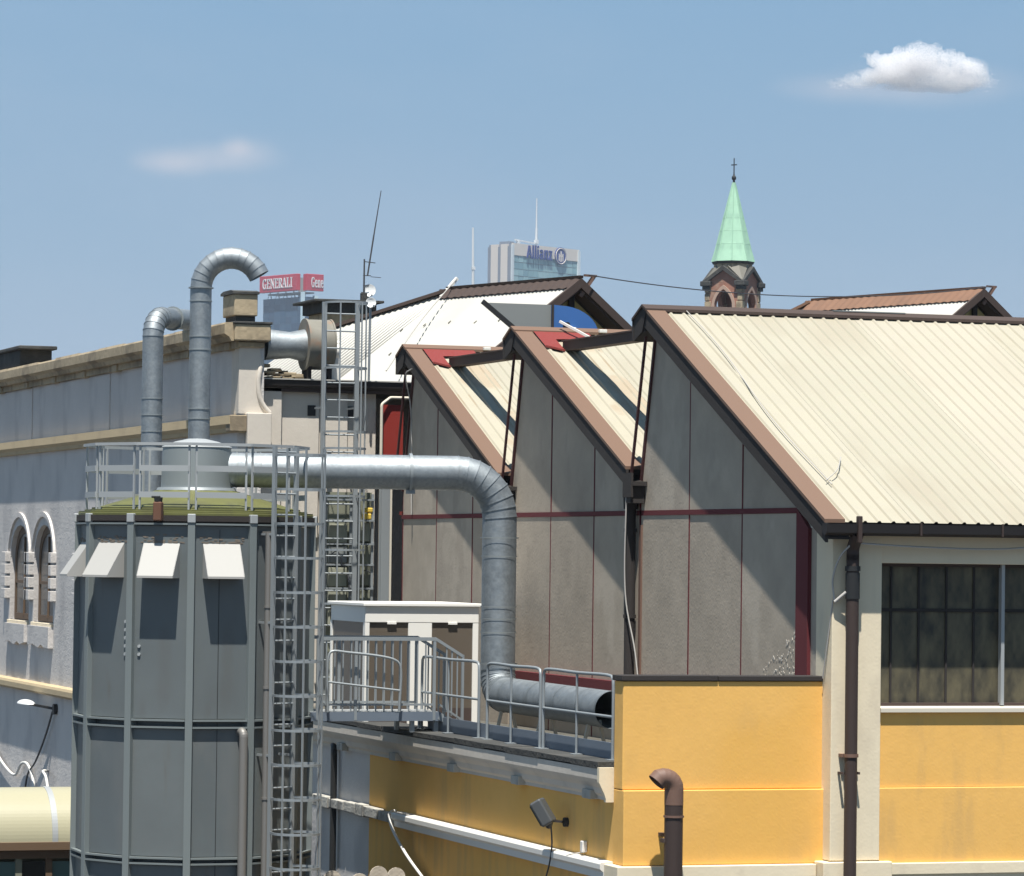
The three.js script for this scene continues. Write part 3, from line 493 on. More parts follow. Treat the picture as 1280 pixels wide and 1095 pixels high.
  part('drum_flange', [cyl([TC[0], 8.80, TC[2]], [TC[0], 8.84, TC[2]], .56, .54, 40)], m.rail, drum);
  const fit = part('rusty_fitting', place([bx(-.06, .06, 8.36, 8.62, TR - .02, TR + .1, .02)], -46 + 4.8 - 18.58 + 28), m.rust, tank);
  part('black_cap', place([cyl([0, 8.62, TR + .04], [0, 8.68, TR + .04], .055, .06, 10), bx(-.09, .02, 8.67, 8.7, TR, TR + .08, .01)], -46 + 4.8 - 18.58 + 28), m.black, fit);
  // conduits on the shell
  const cA = 35 + 4.8 - 18.58, cB = 23.6 + 4.8 - 18.58;
  part('conduit', place([cyl([0, 0, TR + .12], [0, 8.22, TR + .12], .05, .05, 12), ...[7.2, 6.1, 4.6, 3.1].map(y => cyl([0, y, TR + .12], [0, y + .03, TR + .12], .06, .06, 12)), bx(-.03, .03, 8.2, 8.24, TR - .05, TR + .15)], cA), m.conduit, tank);
  part('conduit', place([sweep(fillet([[0, 0, TR + .1], [0, 5.52, TR + .1], [0, 5.52, TR - .05]], .07, 5), .06, 12)], cB), m.conduit, tank);
}
// guard rail round the tank roof
{
  const g = thing('roof_guardrail', 'pale steel guardrail round the green roof of the filter tank', 'guardrail', [TC[0], 8.46, TC[2]]);
  for (let k = 0; k < 12; k++) {
    const c = TA + 15 + 30 * k, r = AP - .06, w = FW / 2;
    part('top_rail', place(bx(-w, w, 9.39, 9.43, r - .02, r + .02), c), m.pale, g);
    if (k === 5) continue;
    for (const y of [9.08, 8.72]) part('flat_rail', place(bx(-w + .07, w - .07, y - .04, y + .04, r - .006, r + .006), c), m.pale, g);
    for (const s of [-1, 1]) part('post', place(bx(s * (w - .07) - .013, s * (w - .07) + .013, 8.46, 9.39, r - .028, r - .006), c), m.pale, g);
  }
}
// caged ladder on the tank
function cagedLadder(name, label, cat, base, ang, y0, y1, cage0, o) {
  const L = thing(name, label, cat, base), P = g => (Array.isArray(g) ? g.flat(9) : [g]).map(q => q.clone().rotateY(ang).translate(base[0], 0, base[2]));
  const W = o.w, R = o.r, mt = o.m;
  for (const s of [-1, 1]) part('rail', P(bx(s * W - o.t / 2, s * W + o.t / 2, y0, y1, -.03, .03)), mt, L);
  for (let y = y0 + .2; y < y1 - .05; y += o.step) part('rung', P(cyl([-W, y, 0], [W, y, 0], .014, .014, 8)), mt, L);
  const hoop = []; for (let i = 0; i <= 14; i++) { const a = -20 * DEG + i / 14 * (220 * DEG); hoop.push([Math.cos(a) * R, 0, .32 + Math.sin(a) * R]); }
  const ends = [[W, 0, 0], ...hoop, [-W, 0, 0]];
  for (const y of o.hoops || []) {
    const q = ends.map(p => [p[0], y, p[2]]); const a = []; for (let i = 0; i < q.length - 1; i++) { const s = V(q[i]), e = V(q[i + 1]), d = e.clone().sub(s), n = V(d.z, 0, -d.x).normalize().multiplyScalar(.004); const [sx, ex] = [s, e]; a.push(quadGeo([[sx.x + n.x, y - .017, sx.z + n.z], [ex.x + n.x, y - .017, ex.z + n.z], [ex.x + n.x, y + .017, ex.z + n.z], [sx.x + n.x, y + .017, sx.z + n.z]], [[sx.x - n.x, y - .017, sx.z - n.z], [ex.x - n.x, y - .017, ex.z - n.z], [ex.x - n.x, y + .017, ex.z - n.z], [sx.x - n.x, y + .017, sx.z - n.z]], [[sx.x + n.x, y + .017, sx.z + n.z], [ex.x + n.x, y + .017, ex.z + n.z], [ex.x - n.x, y + .017, ex.z - n.z], [sx.x - n.x, y + .017, sx.z - n.z]])); }
    part('hoop', P(a), mt, L);
  }
  for (const i of o.bars) part('cage_bar', P(bx(hoop[i][0] - .011, hoop[i][0] + .011, cage0, o.top, hoop[i][2] - .011, hoop[i][2] + .011)), mt, L);
  for (const y of o.stand) for (const s of [-1, 1]) part('standoff', P(bar([s * W, y, -.02], [s * W, y, -o.off], .03, .03)), mt, L);
  return L;
}
{
  const a = (41 + 4.8 - 18.58) * DEG, r = 1.84, hoops = []; for (let y = 2.3; y < 9.4; y += .465) hoops.push(y);
  cagedLadder('tank_ladder', 'grey caged access ladder running up the side of the filter tank', 'ladder', [TC[0] + Math.sin(a) * r, 0, TC[2] + Math.cos(a) * r], a, 0, 9.4, 2.28, { w: .2, r: .33, t: .042, m: m.rail, step: .285, hoops, bars: [2, 5, 9, 12], top: 9.36, stand: [1.5, 3.5, 5.2, 7, 8.2], off: .28 });
}
// ================================================================= GANGWAY FROM TANK TO TERRACE
{
  const g = thing('gangway', 'grey steel gangway with baluster railings leading from the tank to the terrace', 'gangway', [15.2, 5.45, -51]);
  const x0 = 14.1, x1 = 16.0, zf = -50.62, zb = -51.45, yd = 5.74;
  for (let i = 0; i < 16; i++) part('deck_bar', bx(x0 + i * .119, x0 + i * .119 + .1, yd - .035, yd, zb, zf), m.pale, g);
  part('stringer', bx(x0, x1, yd - .13, yd - .005, zf + .002, zf + .03), m.toe, g); part('stringer', bx(x0, x1, yd - .13, yd - .005, zb - .03, zb - .002), m.toe, g);
  for (const x of [15.6, 15.95]) part('support_leg', bx(x - .03, x + .03, 5.45, yd - .04, zf - .08, zf - .02), m.rail, g);
  for (const x of [15.6, 15.95]) part('support_leg', bx(x - .03, x + .03, 5.45, yd - .04, zb + .02, zb + .08), m.rail, g);
  for (const [z, xa] of [[zf + .015, x0 + .1], [zb - .015, x0 + .1]]) {
    part('top_rail', bar([xa, 6.76, z], [x1 - .08, 6.76, z], .045, .05), m.rail, g);
    part('bottom_rail', bar([xa, 5.84, z], [x1 - .08, 5.84, z], .03, .03), m.rail, g);
    for (let x = xa; x <= x1 - .05; x += .121) part('baluster', bx(x - .009, x + .009, 5.74, 6.75, z - .009, z + .009), m.rail, g);
    for (const x of [xa, xa + .55, x1 - .1]) part('post', bx(x - .02, x + .02, 5.62, 6.76, z - .02, z + .02), m.rail, g);
    // sloping hand rail beside the steps
    part('stair_rail', [bar([x1 - .08, 6.76, z], [x1 + .32, 6.52, z], .04, .04), bar([x1 + .32, 6.54, z], [x1 + .32, 5.46, z], .035, .035), bar([x1 - .02, 5.84, z], [x1 + .32, 5.62, z], .025, .025)], m.rail, g);
    for (const d of [.08, .16, .24]) part('baluster', bx(x1 + d - .009, x1 + d + .009, 5.78 - d * .6, 6.7 - d * .6, z - .009, z + .009), m.rail, g);
  }
  for (const [x, y] of [[16.08, 5.66], [16.22, 5.57]]) part('stair_tread', bx(x - .07, x + .09, y - .03, y, zb, zf), m.pale, g);
  part('stair_stringer', [bar([15.98, 5.68, zf + .02], [16.34, 5.47, zf + .02], .03, .1), bar([15.98, 5.68, zb - .02], [16.34, 5.47, zb - .02], .03, .1)], m.rail, g);
  // swing gate with rounded tube corners
  part('gate', [tube([[14.32, 5.74, zf + .12], [14.32, 6.5, zf + .12], [14.36, 6.58, zf + .12], [14.6, 6.57, zf + .12], [15.28, 6.47, zf + .12], [15.36, 6.4, zf + .12], [15.36, 5.74, zf + .12]], .02, 7, 60), cyl([14.32, 6.16, zf + .12], [15.36, 6.04, zf + .12], .016, .016, 7)], m.rail, g);
}
// ================================================================= DUCTS
function ductRings(path, r, list) { return list.map(([p, q]) => cyl(p, q, r + .014, r + .014, 28)); }
{
  const d = thing('extraction_duct', 'thick galvanised duct from the tank drum bending down to the terrace and along it', 'duct', [16.75, 5.46, -50.3]);
  const r = .243, A = [12.98, 9.10, -51.08], Bp = [16.75, 9.10, -50.33], Cp = [16.75, 6.0, -50.33], Dp = [16.75, 5.98, -45.62];
  const top = fillet([A, Bp, [16.75, 8.2, -50.33]], .62, 8), low = fillet([[16.75, 6.44, -50.33], Cp, [16.75, 6.0, -49.6]], .33, 6);
  const path = fillet([A, Bp, Cp], .62, 8);
  part('upper_run', sweep(top, r, 32), m.galv, d);
  part('riser', cyl([16.75, 6.44, -50.33], [16.75, 8.2, -50.33], r, r, 32, true), m.galv, d);
  part('lower_elbow', sweep(low, r, 32), m.galv, d);
  part('lower_run', sweep([[16.75, 6.0, -49.6], Dp], r, 32), m.galv, d);
  
  const ring = (p, q, e = .016) => part('joint_ring', cyl(p, q, r + e, r + e, 32, true), m.galvlight, d);
  for (const y of [8.19, 7.93, 7.22, 7.05, 6.86, 6.42]) ring([16.75, y, -50.33], [16.75, y + .016, -50.33], y === 8.19 || y === 6.42 ? .03 : .012);
  const dir = V(Bp).sub(V(A)).normalize(), on = t => { const p = V(A).addScaledVector(dir, t); return [p.x, p.y, p.z]; };
  for (const t of [.12, .45, 1.05]) ring(on(t), on(t + .014), .008);
  for (const z of [-49.6, -48.4, -47.3, -46.4, -45.66]) ring([16.75, 6.0 + (z + 49.6) * -.005, z], [16.75, 6.0 + (z + 49.6) * -.005, z + .014], .008);
  // clamp band with bolt lug, gore seams of the elbows
  part('clamp_band', [cyl(on(2.55), on(2.59), r + .026, r + .026, 32), bx(on(2.57)[0] - .05, on(2.57)[0] + .05, 8.80, 8.86, -50.62, -50.5)], m.rail, d);
  for (const pts of [top.slice(1, -1), low.slice(1, -1)]) pts.forEach((p, i) => { const a = pts[Math.max(0, i - 1)], b = pts[Math.min(pts.length - 1, i + 1)], t = b.clone().sub(a).normalize().multiplyScalar(.006), q0 = p.clone().sub(t), q1 = p.clone().add(t); part('gore_seam', cyl([q0.x, q0.y, q0.z], [q1.x, q1.y, q1.z], r + .009, r + .009, 32), m.galv, d); });
  for (const z of [-49.9, -48.2, -46.3]) part('support_leg', [bar([16.58, 5.37, z], [16.68, 5.82, z], .04, .04), bar([16.92, 5.37, z], [16.82, 5.82, z], .04, .04)], m.dustcream, d);
}
{
  const d = thing('gooseneck_duct', 'tall galvanised exhaust duct curling over in an open gooseneck behind the tank', 'duct', [13.66, 0, -55.54], 'twin exhaust ducts behind the tank');
  const x = 13.66, z = -55.54, r = .163; const pts = [[x, 0, z]]; const ux = .95, uz = .318, RB = .46, yc = 11.95;
  for (let i = 0; i <= 12; i++) { const a = Math.PI - i / 12 * 2.72; pts.push([x + (RB + Math.cos(a) * RB) * ux, yc + Math.sin(a) * RB, z + (RB + Math.cos(a) * RB) * uz]); }
  part('riser', sweep(pts.slice(0, 2), r, 24), m.galv, d); part('gooseneck', sweep(pts.slice(1), r, 24), m.galv, d); 
  for (const y of [11.94, 11.74, 11.2, 11.0, 10.1, 9.95]) part('joint_ring', cyl([x, y, z], [x, y + .016, z], r + (y === 11.94 ? .028 : .009), r + (y === 11.94 ? .028 : .009), 24), m.galvlight, d);
  pts.slice(2, -1).forEach((p, i) => { const a = V(pts[i + 1]), b = V(pts[i + 3]), t = b.sub(a).normalize().multiplyScalar(.005), q = V(p); part('gore_seam', cyl([q.x - t.x, q.y - t.y, q.z - t.z], [q.x + t.x, q.y + t.y, q.z + t.z], r + .007, r + .007, 24), m.galv, d); });
}
{
  const d = thing('feeder_duct', 'galvanised exhaust duct behind the tank bending level over the grey parapet', 'duct', [12.98, 0, -55.77], 'twin exhaust ducts behind the tank');
  const x = 12.98, z = -55.77, r = .158, yt = 11.5;
  const path = fillet([[x, 9.0, z], [x, yt, z], [13.78, yt + .03, -56.75], [16.35, 12.15, -67.2], [16.6, 10.8, -67.8]], .3, 6);
  part('riser', cyl([x, 0, z], [x, 9.0, z], r, r, 24, true), m.galv, d); part('bend', sweep(path, r, 24), m.galv, d);
  for (const y of [8.6, 9.55, 9.75, 10.0, 10.25]) part('joint_ring', cyl([x, y, z], [x, y + .014, z], r + .008, r + .008, 24), m.galvlight, d);
  part('flange', [cyl([13.4, yt + .015, -56.28], [13.408, yt + .015, -56.29], r + .03, r + .03, 24)], m.galvlight, d);
  path.slice(1, 8).forEach((p, i) => { const a = path[i], b = path[i + 2], t = b.clone().sub(a).normalize().multiplyScalar(.005); part('gore_seam', cyl([p.x - t.x, p.y - t.y, p.z - t.z], [p.x + t.x, p.y + t.y, p.z + t.z], r + .007, r + .007, 24), m.galv, d); });
}

// ================================================================= OLD GREY BUILDING
const XL = 15.82, ZC = -61.6;
const old = thing('old_building', 'old grey stucco building with stone cornice, arched windows and corner pier', 'building', [18, 0, -76]);
{
  const ZE = -98;
  const pairs = [[-81.3, -79.2], [-78.7, -76.65], [-73.9, -71.8], [-71.3, -69.2], [-88.9, -86.8], [-86.3, -84.25]];
  const archPts = (z0, z1, y0, ys, rise, n = 10) => { const p = [[z0, y0], [z1, y0]]; const c = (z0 + z1) / 2, h = (z1 - z0) / 2; for (let i = 0; i <= n; i++) { const a = i / n * Math.PI; p.push([c + Math.cos(a) * h, ys + Math.sin(a) * rise]); } return p; };
  part('upper_wall', bx(XL + .02, XL + .45, 10.22, 11.5, ZE, ZC - .01), m.stucco, old);
  part('frieze_panel', bx(XL + .0, XL + .03, 10.26, 11.36, -77.8, -71.6), m.stucco, old);
  part('frieze_panel', bx(XL + .0, XL + .03, 10.26, 11.36, -92, -79.2), m.stucco, old);
  part('middle_wall', prismX([[ZE, 4.98], [ZC - .01, 4.98], [ZC - .01, 10.0], [ZE, 10.0]], XL, XL + .42, pairs.map(([a, b]) => archPts(a, b, 6.40, 7.75, .70))), m.stucco, old);
  part('lower_wall', bx(XL + .02, XL + .45, 0, 4.97, ZE, -61.21), m.stucco, old);
  part('inner_wall', bx(XL + 1.6, 27.5, 0, 10.7, ZE, -64.4), m.stucco, old);
  part('gutter_roof', bx(XL + .45, 27.5, 10.7, 10.78, ZE, -62.3), m.felt, old);
  // cornice in lengths, with dentil blocks under it
  let z = ZC + .12; while (z > ZE) { const L = R_(1.6, 2.3), z1 = z - L; part('cornice_stone', prism([[XL + .45, 11.82 + R_(-.015, .02)], [XL - .26, 11.82 + R_(-.015, .02)], [XL - .28, 11.78], [XL - .28, 11.62], [XL - .2, 11.57], [XL - .16, 11.5], [XL + .45, 11.5]], (x, y) => [x, y, z - .004], (x, y) => [x, y, z1 + .004]), m.stone, old); z = z1; }
  z = ZC - .3; while (z > ZE) { part('dentil', bx(XL - .1, XL + .02, 11.36, 11.5, z - .4, z, .015), m.stone, old); z -= 2.9; }
  part('cornice_bed', bx(XL - .06, XL + .02, 11.38, 11.5, ZE, ZC + .02), m.stone, old);
  z = ZC + .1; while (z > ZE) { const L = R_(2.2, 3.2), z1 = z - L; part('string_course', prism([[XL + .1, 10.25], [XL - .16, 10.25], [XL - .17, 10.1], [XL - .1, 10.04], [XL - .08, 9.97], [XL + .1, 9.95]], (x, y) => [x, y, z - .003], (x, y) => [x, y, z1 + .003]), m.tan, old); z = z1; }
  z = -61.3; while (z > ZE) { const L = R_(2.2, 3.2), z1 = z - L; part('ledge', prism([[XL + .1, 5.17], [XL - .15, 5.13], [XL - .17, 5.08], [XL - .17, 4.98], [XL - .1, 4.93], [XL + .1, 4.93]], (x, y) => [x, y, z - .003], (x, y) => [x, y, z1 + .003]), m.tan, old); z = z1; }
  // arched windows with raised surrounds
  pairs.forEach(([a, b], i) => {
    const w = part('window', prismX(archPts(a + .02, b - .02, 6.42, 7.75, .68), XL + .10, XL + .14, [archPts(a + .16, b - .16, 6.55, 7.72, .55)]), m.brownwood, old);
    part('pane', prismX(archPts(a + .14, b - .14, 6.52, 7.72, .57), XL + .115, XL + .125), m.oldglass, w);
    part('mullion', [bx(XL + .09, XL + .14, 6.5, 8.2, (a + b) / 2 - .03, (a + b) / 2 + .03), bx(XL + .095, XL + .14, 7.2, 7.26, a + .1, b - .1)], m.brownwood, w);
    part('window_ledge', bx(XL - .05, XL + .09, 6.33, 6.40, a - .05, b + .05, .01), m.cream, old);
    const arc = archPts(a - .18, b + .18, 7.6, 7.72, 1.0, 16).slice(2), inr = archPts(a - .09, b + .09, 7.6, 7.72, .9, 16).slice(2).reverse();
    part('hood_mould', prismX([...arc, ...inr], XL - .05, XL + .01), m.stucco, old);
    for (const [z0, z1] of [[a - .42, a - .01], [b + .01, b + .25]]) for (let k = 0; k < 4; k++) part('quoin_block', bx(XL - .12, XL + .02, 6.86 + k * .265, 7.075 + k * .265, z0, z1, .012), m.stucco, old);
    part('apron', prismX([[a - .05, 6.33], [b + .05, 6.33], [b + .05, 5.93 + R_(-.04, .04)], [b - .4, 5.9], [b - .7, 5.96], [(a + b) / 2, 5.88], [a + .5, 5.95], [a - .05, 5.92]], XL - .11, XL + .01), m.stucco, old);
  });
  // corner pier with scroll, and cornice return with pedestal
  part('corner_pier', prismZ([[XL + .01, 10.28], [XL + .01, 11.4], [XL + .36, 11.4], [XL + .40, 11.2], [XL + .36, 11.0], [XL + .34, 10.8], [XL + .37, 10.55], [XL + .45, 10.4], [XL + .53, 10.3], [XL + .53, 10.28]], ZC - .5, ZC), m.plaster, old);
  part('scroll_edge', tube([[XL + .37, 11.38, ZC - .1], [XL + .41, 11.2, ZC - .05], [XL + .37, 11.0, ZC], [XL + .35, 10.8, ZC], [XL + .38, 10.55, ZC], [XL + .46, 10.4, ZC], [XL + .55, 10.3, ZC]], .045, 8, 40), m.plaster, old);
  part('pier_block', bx(XL + .13, XL + .55, 9.74, 10.29, ZC - .5, ZC + .17, .015), m.plaster, old);
  part('course_return', bx(XL - .16, XL + .13, 9.97, 10.25, ZC - .2, ZC + .12, .02), m.stone, old);
  part('cornice_return', bx(XL - .12, XL + .52, 11.5, 11.79, ZC - .4, ZC + .17, .03), m.stone, old);
  part('cornice_lid', bx(XL - .14, XL + .54, 11.79, 11.83, ZC - .4, ZC + .19, .01), m.slab, old);
  part('cornice_under', [bx(XL - .02, XL + .44, 11.4, 11.5, ZC - .4, ZC + .06, .02)], m.stone, old);
  const ped = part('pedestal', [bx(XL - .1, XL + .31, 11.93, 12.3, ZC - .75, ZC + .05, .02)], m.stone, old);
  part('pedestal_base', bx(XL - .06, XL + .28, 11.83, 11.94, ZC - .7, ZC, .01), m.slab, ped);
  part('pedestal_cap', prismX([[ZC - .8, 12.3], [ZC + .08, 12.3], [ZC + .08, 12.34], [ZC - .1, 12.37], [ZC - .6, 12.37], [ZC - .8, 12.34]], XL - .13, XL + .33), m.slab, ped);
  part('pedestal', [bx(XL - .2, XL + .5, 11.83, 12.22, -82.5, -79.6, .04), bx(XL - .28, XL + .55, 12.2, 12.28, -82.8, -79.3, .02)], m.slab, old);
  // end facade beside the hall
  part('end_wall', bx(XL + .36, 18.36, 0, 10.78, ZC - .6, ZC - .38), m.plaster, old);
  part('end_wall_step', bx(XL + .40, XL + .82, 5.4, 10.75, ZC - .4, ZC - .2, .01), m.plaster, old);
  part('end_wall_panel', bx(XL + .82, 17.33, 8.2, 10.74, ZC - .4, ZC - .3, .01), m.plaster, old);
  part('end_wall_panel', bx(17.42, 17.84, 8.9, 10.74, ZC - .4, ZC - .31, .01), m.plaster, old);
  part('small_vent', bx(17.12, 17.26, 10.28, 10.46, ZC - .35, ZC - .285), m.black, old); part('small_vent', bx(17.86, 18.0, 10.28, 10.46, ZC - .4, ZC - .36), m.black, old);
  part('eave_gutter', [prismX([[ZC - .42, 10.88], [ZC - .1, 10.88], [ZC - .12, 10.78], [ZC - .18, 10.74], [ZC - .42, 10.74]], XL + .46, 19.6)], m.dark, old);
  part('eave_board', bx(XL + .46, 19.6, 10.68, 10.738, ZC - .42, ZC - .2), m.brown, old);
  part('roof_edge', bx(XL + .42, 19.6, 10.88, 10.90, ZC - 1.5, ZC - .09), m.white, old);
  part('broken_tiles', (() => { const a = []; for (let i = 0; i < 26; i++) { const x = R_(16.35, 17.0), s = R_(.04, .12), y = 10.9 + (17.05 - x) * .32 * rnd(); a.push(bx(x - s, x + s, y, y + R_(.02, .06), ZC - .45 - s + R_(-.2, .2), ZC - .35 + s, .01)); } return a; })(), m.stone, old).userData.kind = 'stuff';
  // red recess, white bent pipe, steel column beside the hall's far end
  part('red_panel', bx(18.42, 18.8, 9.62, 10.5, ZC - .3, ZC - .2), m.red, old);
  part('recess_wall', bx(18.37, 19.6, 0, 10.7, -64.38, -64.2), m.stucco, old); part('recess_side', bx(18.3, 18.365, 0, 10.7, -64.2, ZC - .61), m.stucco, old);
  part('bent_pipe', sweep(fillet([[18.38, 5.4, ZC - .1], [18.38, 10.5, ZC - .1], [18.55, 10.62, ZC - .15], [18.9, 10.62, ZC - .15]], .08, 4), .026, 10), m.dustcream, old);
  part('red_bracket', [bx(18.56, 18.6, 8.3, 8.75, -60.8, -60.65), bx(18.45, 18.6, 8.6, 8.66, -60.8, -60.65)], m.red, old);
}
{ const c = thing('steel_column', 'weathered grey steel column beside the dark gap at the end of the hall', 'column', [18.25, 5.36, -61.05]);
  part('flange', bx(18.18, 18.33, 5.36, 9.3, -61.1, -61.08), m.rail, c); part('flange', bx(18.18, 18.33, 5.36, 9.3, -60.98, -60.96), m.rail, c); part('web', bx(18.245, 18.265, 5.36, 9.3, -61.08, -60.98), m.rail, c); part('edge_strip', bx(18.335, 18.37, 5.36, 9.25, -61.0, -60.97), m.dustcream, c); }
{ // rack with pale panels behind the wall ladder
  const r = thing('equipment_rack', 'cluttered steel rack of pale olive panels behind the wall ladder', 'rack', [17.7, 5.36, -61.2]);
  for (const x of [17.28, 17.72, 17.86, 18.1]) part('upright', bx(x - .02, x + .02, 5.36, 8.95, -61.25, -61.2), m.rail, r);
  for (const y of [7.35, 7.75, 8.1, 8.5, 8.85]) part('shelf_bar', bx(17.26, 18.12, y - .015, y + .015, -61.22, -61.16), m.rail, r);
  for (const [x0, x1, y0, y1, mt] of [[17.36, 17.68, 8.12, 8.44, m.oliveb], [17.36, 17.68, 7.78, 8.06, m.greypanel], [17.36, 17.68, 7.38, 7.7, m.oliveb], [17.36, 17.68, 6.7, 7.32, m.oliveb], [17.9, 18.08, 8.15, 8.47, m.oliveb], [17.9, 18.14, 7.4, 8.08, m.olive], [17.88, 18.14, 6.5, 7.32, m.olive]]) part('panel', bx(x0, x1, y0, y1, -61.36, -61.28, .01), mt, r);
  part('back_sheet', bx(17.26, 18.14, 5.36, 8.98, -61.45, -61.41), m.olive, r);
  part('yellow_box', [bx(17.93, 18.07, 8.52, 8.62, -61.28, -61.16, .02), bx(17.96, 18.1, 8.64, 8.72, -61.3, -61.18, .02)], m.yellow, r);
  part('loose_wire', [tube([[17.34, 7.9, -61.15], [17.45, 7.98, -61.12], [17.52, 7.88, -61.12], [17.56, 7.7, -61.15]], .01, 5), tube([[17.66, 7.6, -61.15], [17.7, 7.3, -61.1], [17.8, 7.2, -61.14]], .014, 5), tube([[17.86, 7.5, -61.15], [17.95, 7.66, -61.12], [18.05, 7.62, -61.12]], .009, 5)], m.cable, r);
}
{ const b = [17.45, 5.36, -61.05];
  const hoops = [12.15, 11.05, 9.98, 9.7, 8.9, 8.0, 7.1];
  cagedLadder('wall_ladder', 'grey caged ladder fixed to the cream end wall and rising past its eave', 'ladder', b, 0, 5.36, 12.18, 7.0, { w: .29, r: .36, t: .075, m: m.rail, step: .292, hoops, bars: [1, 5, 9, 13], top: 12.15, stand: [7, 9.6, 10.4], off: .5 });
}
// rooftop fan
{
  const f = thing('rooftop_fan', 'rusty grey drum-shaped extractor fan on the old roof beside the corner pier', 'fan', [17.3, 10.9, -61.95]);
  const y = 11.5, z = -61.95;
  part('drum', cyl([17.08, y, z], [17.5, y, z], .43, .43, 36), m.rustgrey, f);
  part('rim', cyl([17.05, y, z], [17.09, y, z], .445, .445, 36), m.rustgrey, f); part('rim', cyl([17.49, y, z], [17.52, y, z], .445, .445, 36), m.rustgrey, f);
  part('inlet_cone', [sweep([[16.36, y - .02, z], [16.8, y - .02, z], [17.06, y - .02, z]], [.27, .225, .28], 28, false)], m.galv, f);
  for (const x of [17.08, 17.44]) part('foot', bx(x, x + .06, 10.9, 11.2, z - .2, z + .2), m.dark, f);
  part('motor', [cyl([17.52, 11.4, z], [17.68, 11.4, z], .13, .13, 18), cyl([17.6, 11.52, z], [17.68, 11.52, z], .06, .06, 12), bx(17.54, 17.66, 10.9, 11.3, z - .06, z + .06)], m.whitepaint, f);
}
{
  const c = thing('chimney_block', 'square rendered chimney block with flat cap behind the rooftop fan', 'chimney', [20.75, 10.78, -72.6]);
  part('stack', bx(20.35, 21.3, 10.78, 12.74, -73.6, -72.4, .01), m.stone, c); part('neck', bx(20.25, 21.4, 12.74, 12.95, -73.7, -72.3), m.slab, c); part('cap', bx(20.08, 21.52, 12.95, 13.0, -73.85, -72.15, .01), m.slab, c);
}
function dish(label, p, r, foot) {
  const d = thing('satellite_dish', label, 'satellite dish', foot);
  const g = new THREE.LatheGeometry([[0, 0], [r * .4, .005], [r * .75, .016], [r, .032], [r + .006, .03], [r * .75, .008], [0, -.01]].map(q => new THREE.Vector2(...q)), 26); g.rotateX(1.35); g.rotateY(-.3); g.translate(...p);
  part('reflector', g, m.dish, d); part('arm', [bar([p[0], p[1] - r * .9, p[2] + .05], [p[0] - .03, p[1] - r * .95, p[2] + .26], .012, .012), bx(p[0] - .045, p[0] - .015, p[1] - r * .95, p[1] - r * .95 + .03, p[2] + .25, p[2] + .29)], m.rail, d); part('mast', bar(foot, [p[0], p[1], p[2] - .03], .035, .035), m.rail, d);
}
dish('larger white satellite dish on the chimney cap', [21.25, 13.2, -72.3], .125, [21.25, 13.0, -72.4]);
dish('smaller white satellite dish at the top of the wall ladder', [18.12, 12.22, -61.55], .085, [18.12, 10.9, -61.62]);
{
  const a = thing('antenna_mast', 'leaning whip antenna with short cross arms on the chimney cap', 'antenna', [21.12, 12.98, -72.25]);
  part('mast', [cyl([21.12, 12.98, -72.25], [21.12, 13.83, -72.25], .02, .016, 8)], m.cable, a); part('whip', [cyl([21.19, 13.50, -72.25], [21.31, 14.31, -72.25], .017, .016, 8), cyl([21.31, 14.31, -72.25], [21.45, 15.22, -72.25], .014, .008, 8)], m.cable, a);
  part('cross_arm', [bar([21.12, 13.78, -72.25], [21.35, 13.76, -72.25], .016, .016), bar([21.10, 13.50, -72.25], [21.26, 13.50, -72.25], .016, .016), bar([21.10, 13.30, -72.25], [21.22, 13.30, -72.25], .014, .014), bar([21.06, 13.16, -72.25], [21.12, 13.16, -72.25], .014, .014), bar([21.26, 13.48, -72.25], [21.47, 13.47, -72.25], .012, .012)], m.cable, a);
  part('amplifier', bx(21.06, 21.18, 13.0, 13.15, -72.32, -72.2, .01), m.slab, a);
}
// wall lamp and loose cables on the grey wall
{
  const l = thing('wall_lamp', 'white cowl lamp on a short arm under the ledge of the grey wall', 'lamp', [XL, 4.68, -76.2]);
  part('cowl', (() => { const g = new THREE.SphereGeometry(.2, 18, 10, 0, 6.2832, 0, 1.45); g.scale(.8, .5, 2.9); return g.translate(XL - .42, 4.72, -77.2); })(), m.dish, l);
  part('arm', [bar([XL - .42, 4.74, -76.8], [XL + .02, 4.66, -76.2], .05, .05), cyl([XL - .06, 4.66, -76.2], [XL + .02, 4.66, -76.2], .11, .11, 12)], m.black, l);
  single('lamp_cable', 'dark cable drooping from the white cowl lamp down the grey wall', 'cable', tube([[XL - .05, 4.6, -76.3], [XL - .06, 4.1, -76.9], [XL - .06, 3.5, -77.9], [XL - .05, 3.15, -78.8], [XL - .04, 2.8, -79.1]], .022, 5, 30), m.cable, [XL, 3.8, -77.6]);
  single('white_cable', 'white cable looping across the grey wall above the barrel canopy', 'cable', tube([[XL - .04, 4.2, -83.6], [XL - .06, 3.6, -82.6], [XL - .06, 3.2, -81.2], [XL - .06, 3.1, -80.0], [XL - .05, 3.35, -79.5], [XL - .05, 3.38, -78.8], [XL - .05, 3.1, -78.2], [XL - .05, 2.4, -77.8]], .03, 6, 60), m.whitepaint, [XL, 3.2, -80]);
  single('cable_stub', 'short white cable stub sticking out of the grey wall near the tank', 'cable', tube([[XL + .02, 3.35, -77.0], [XL - .12, 3.36, -76.8], [XL - .18, 3.25, -76.2], [XL - .2, 2.9, -75.8]], .03, 6, 20), m.whitepaint, [XL, 3.2, -76.5]);
}
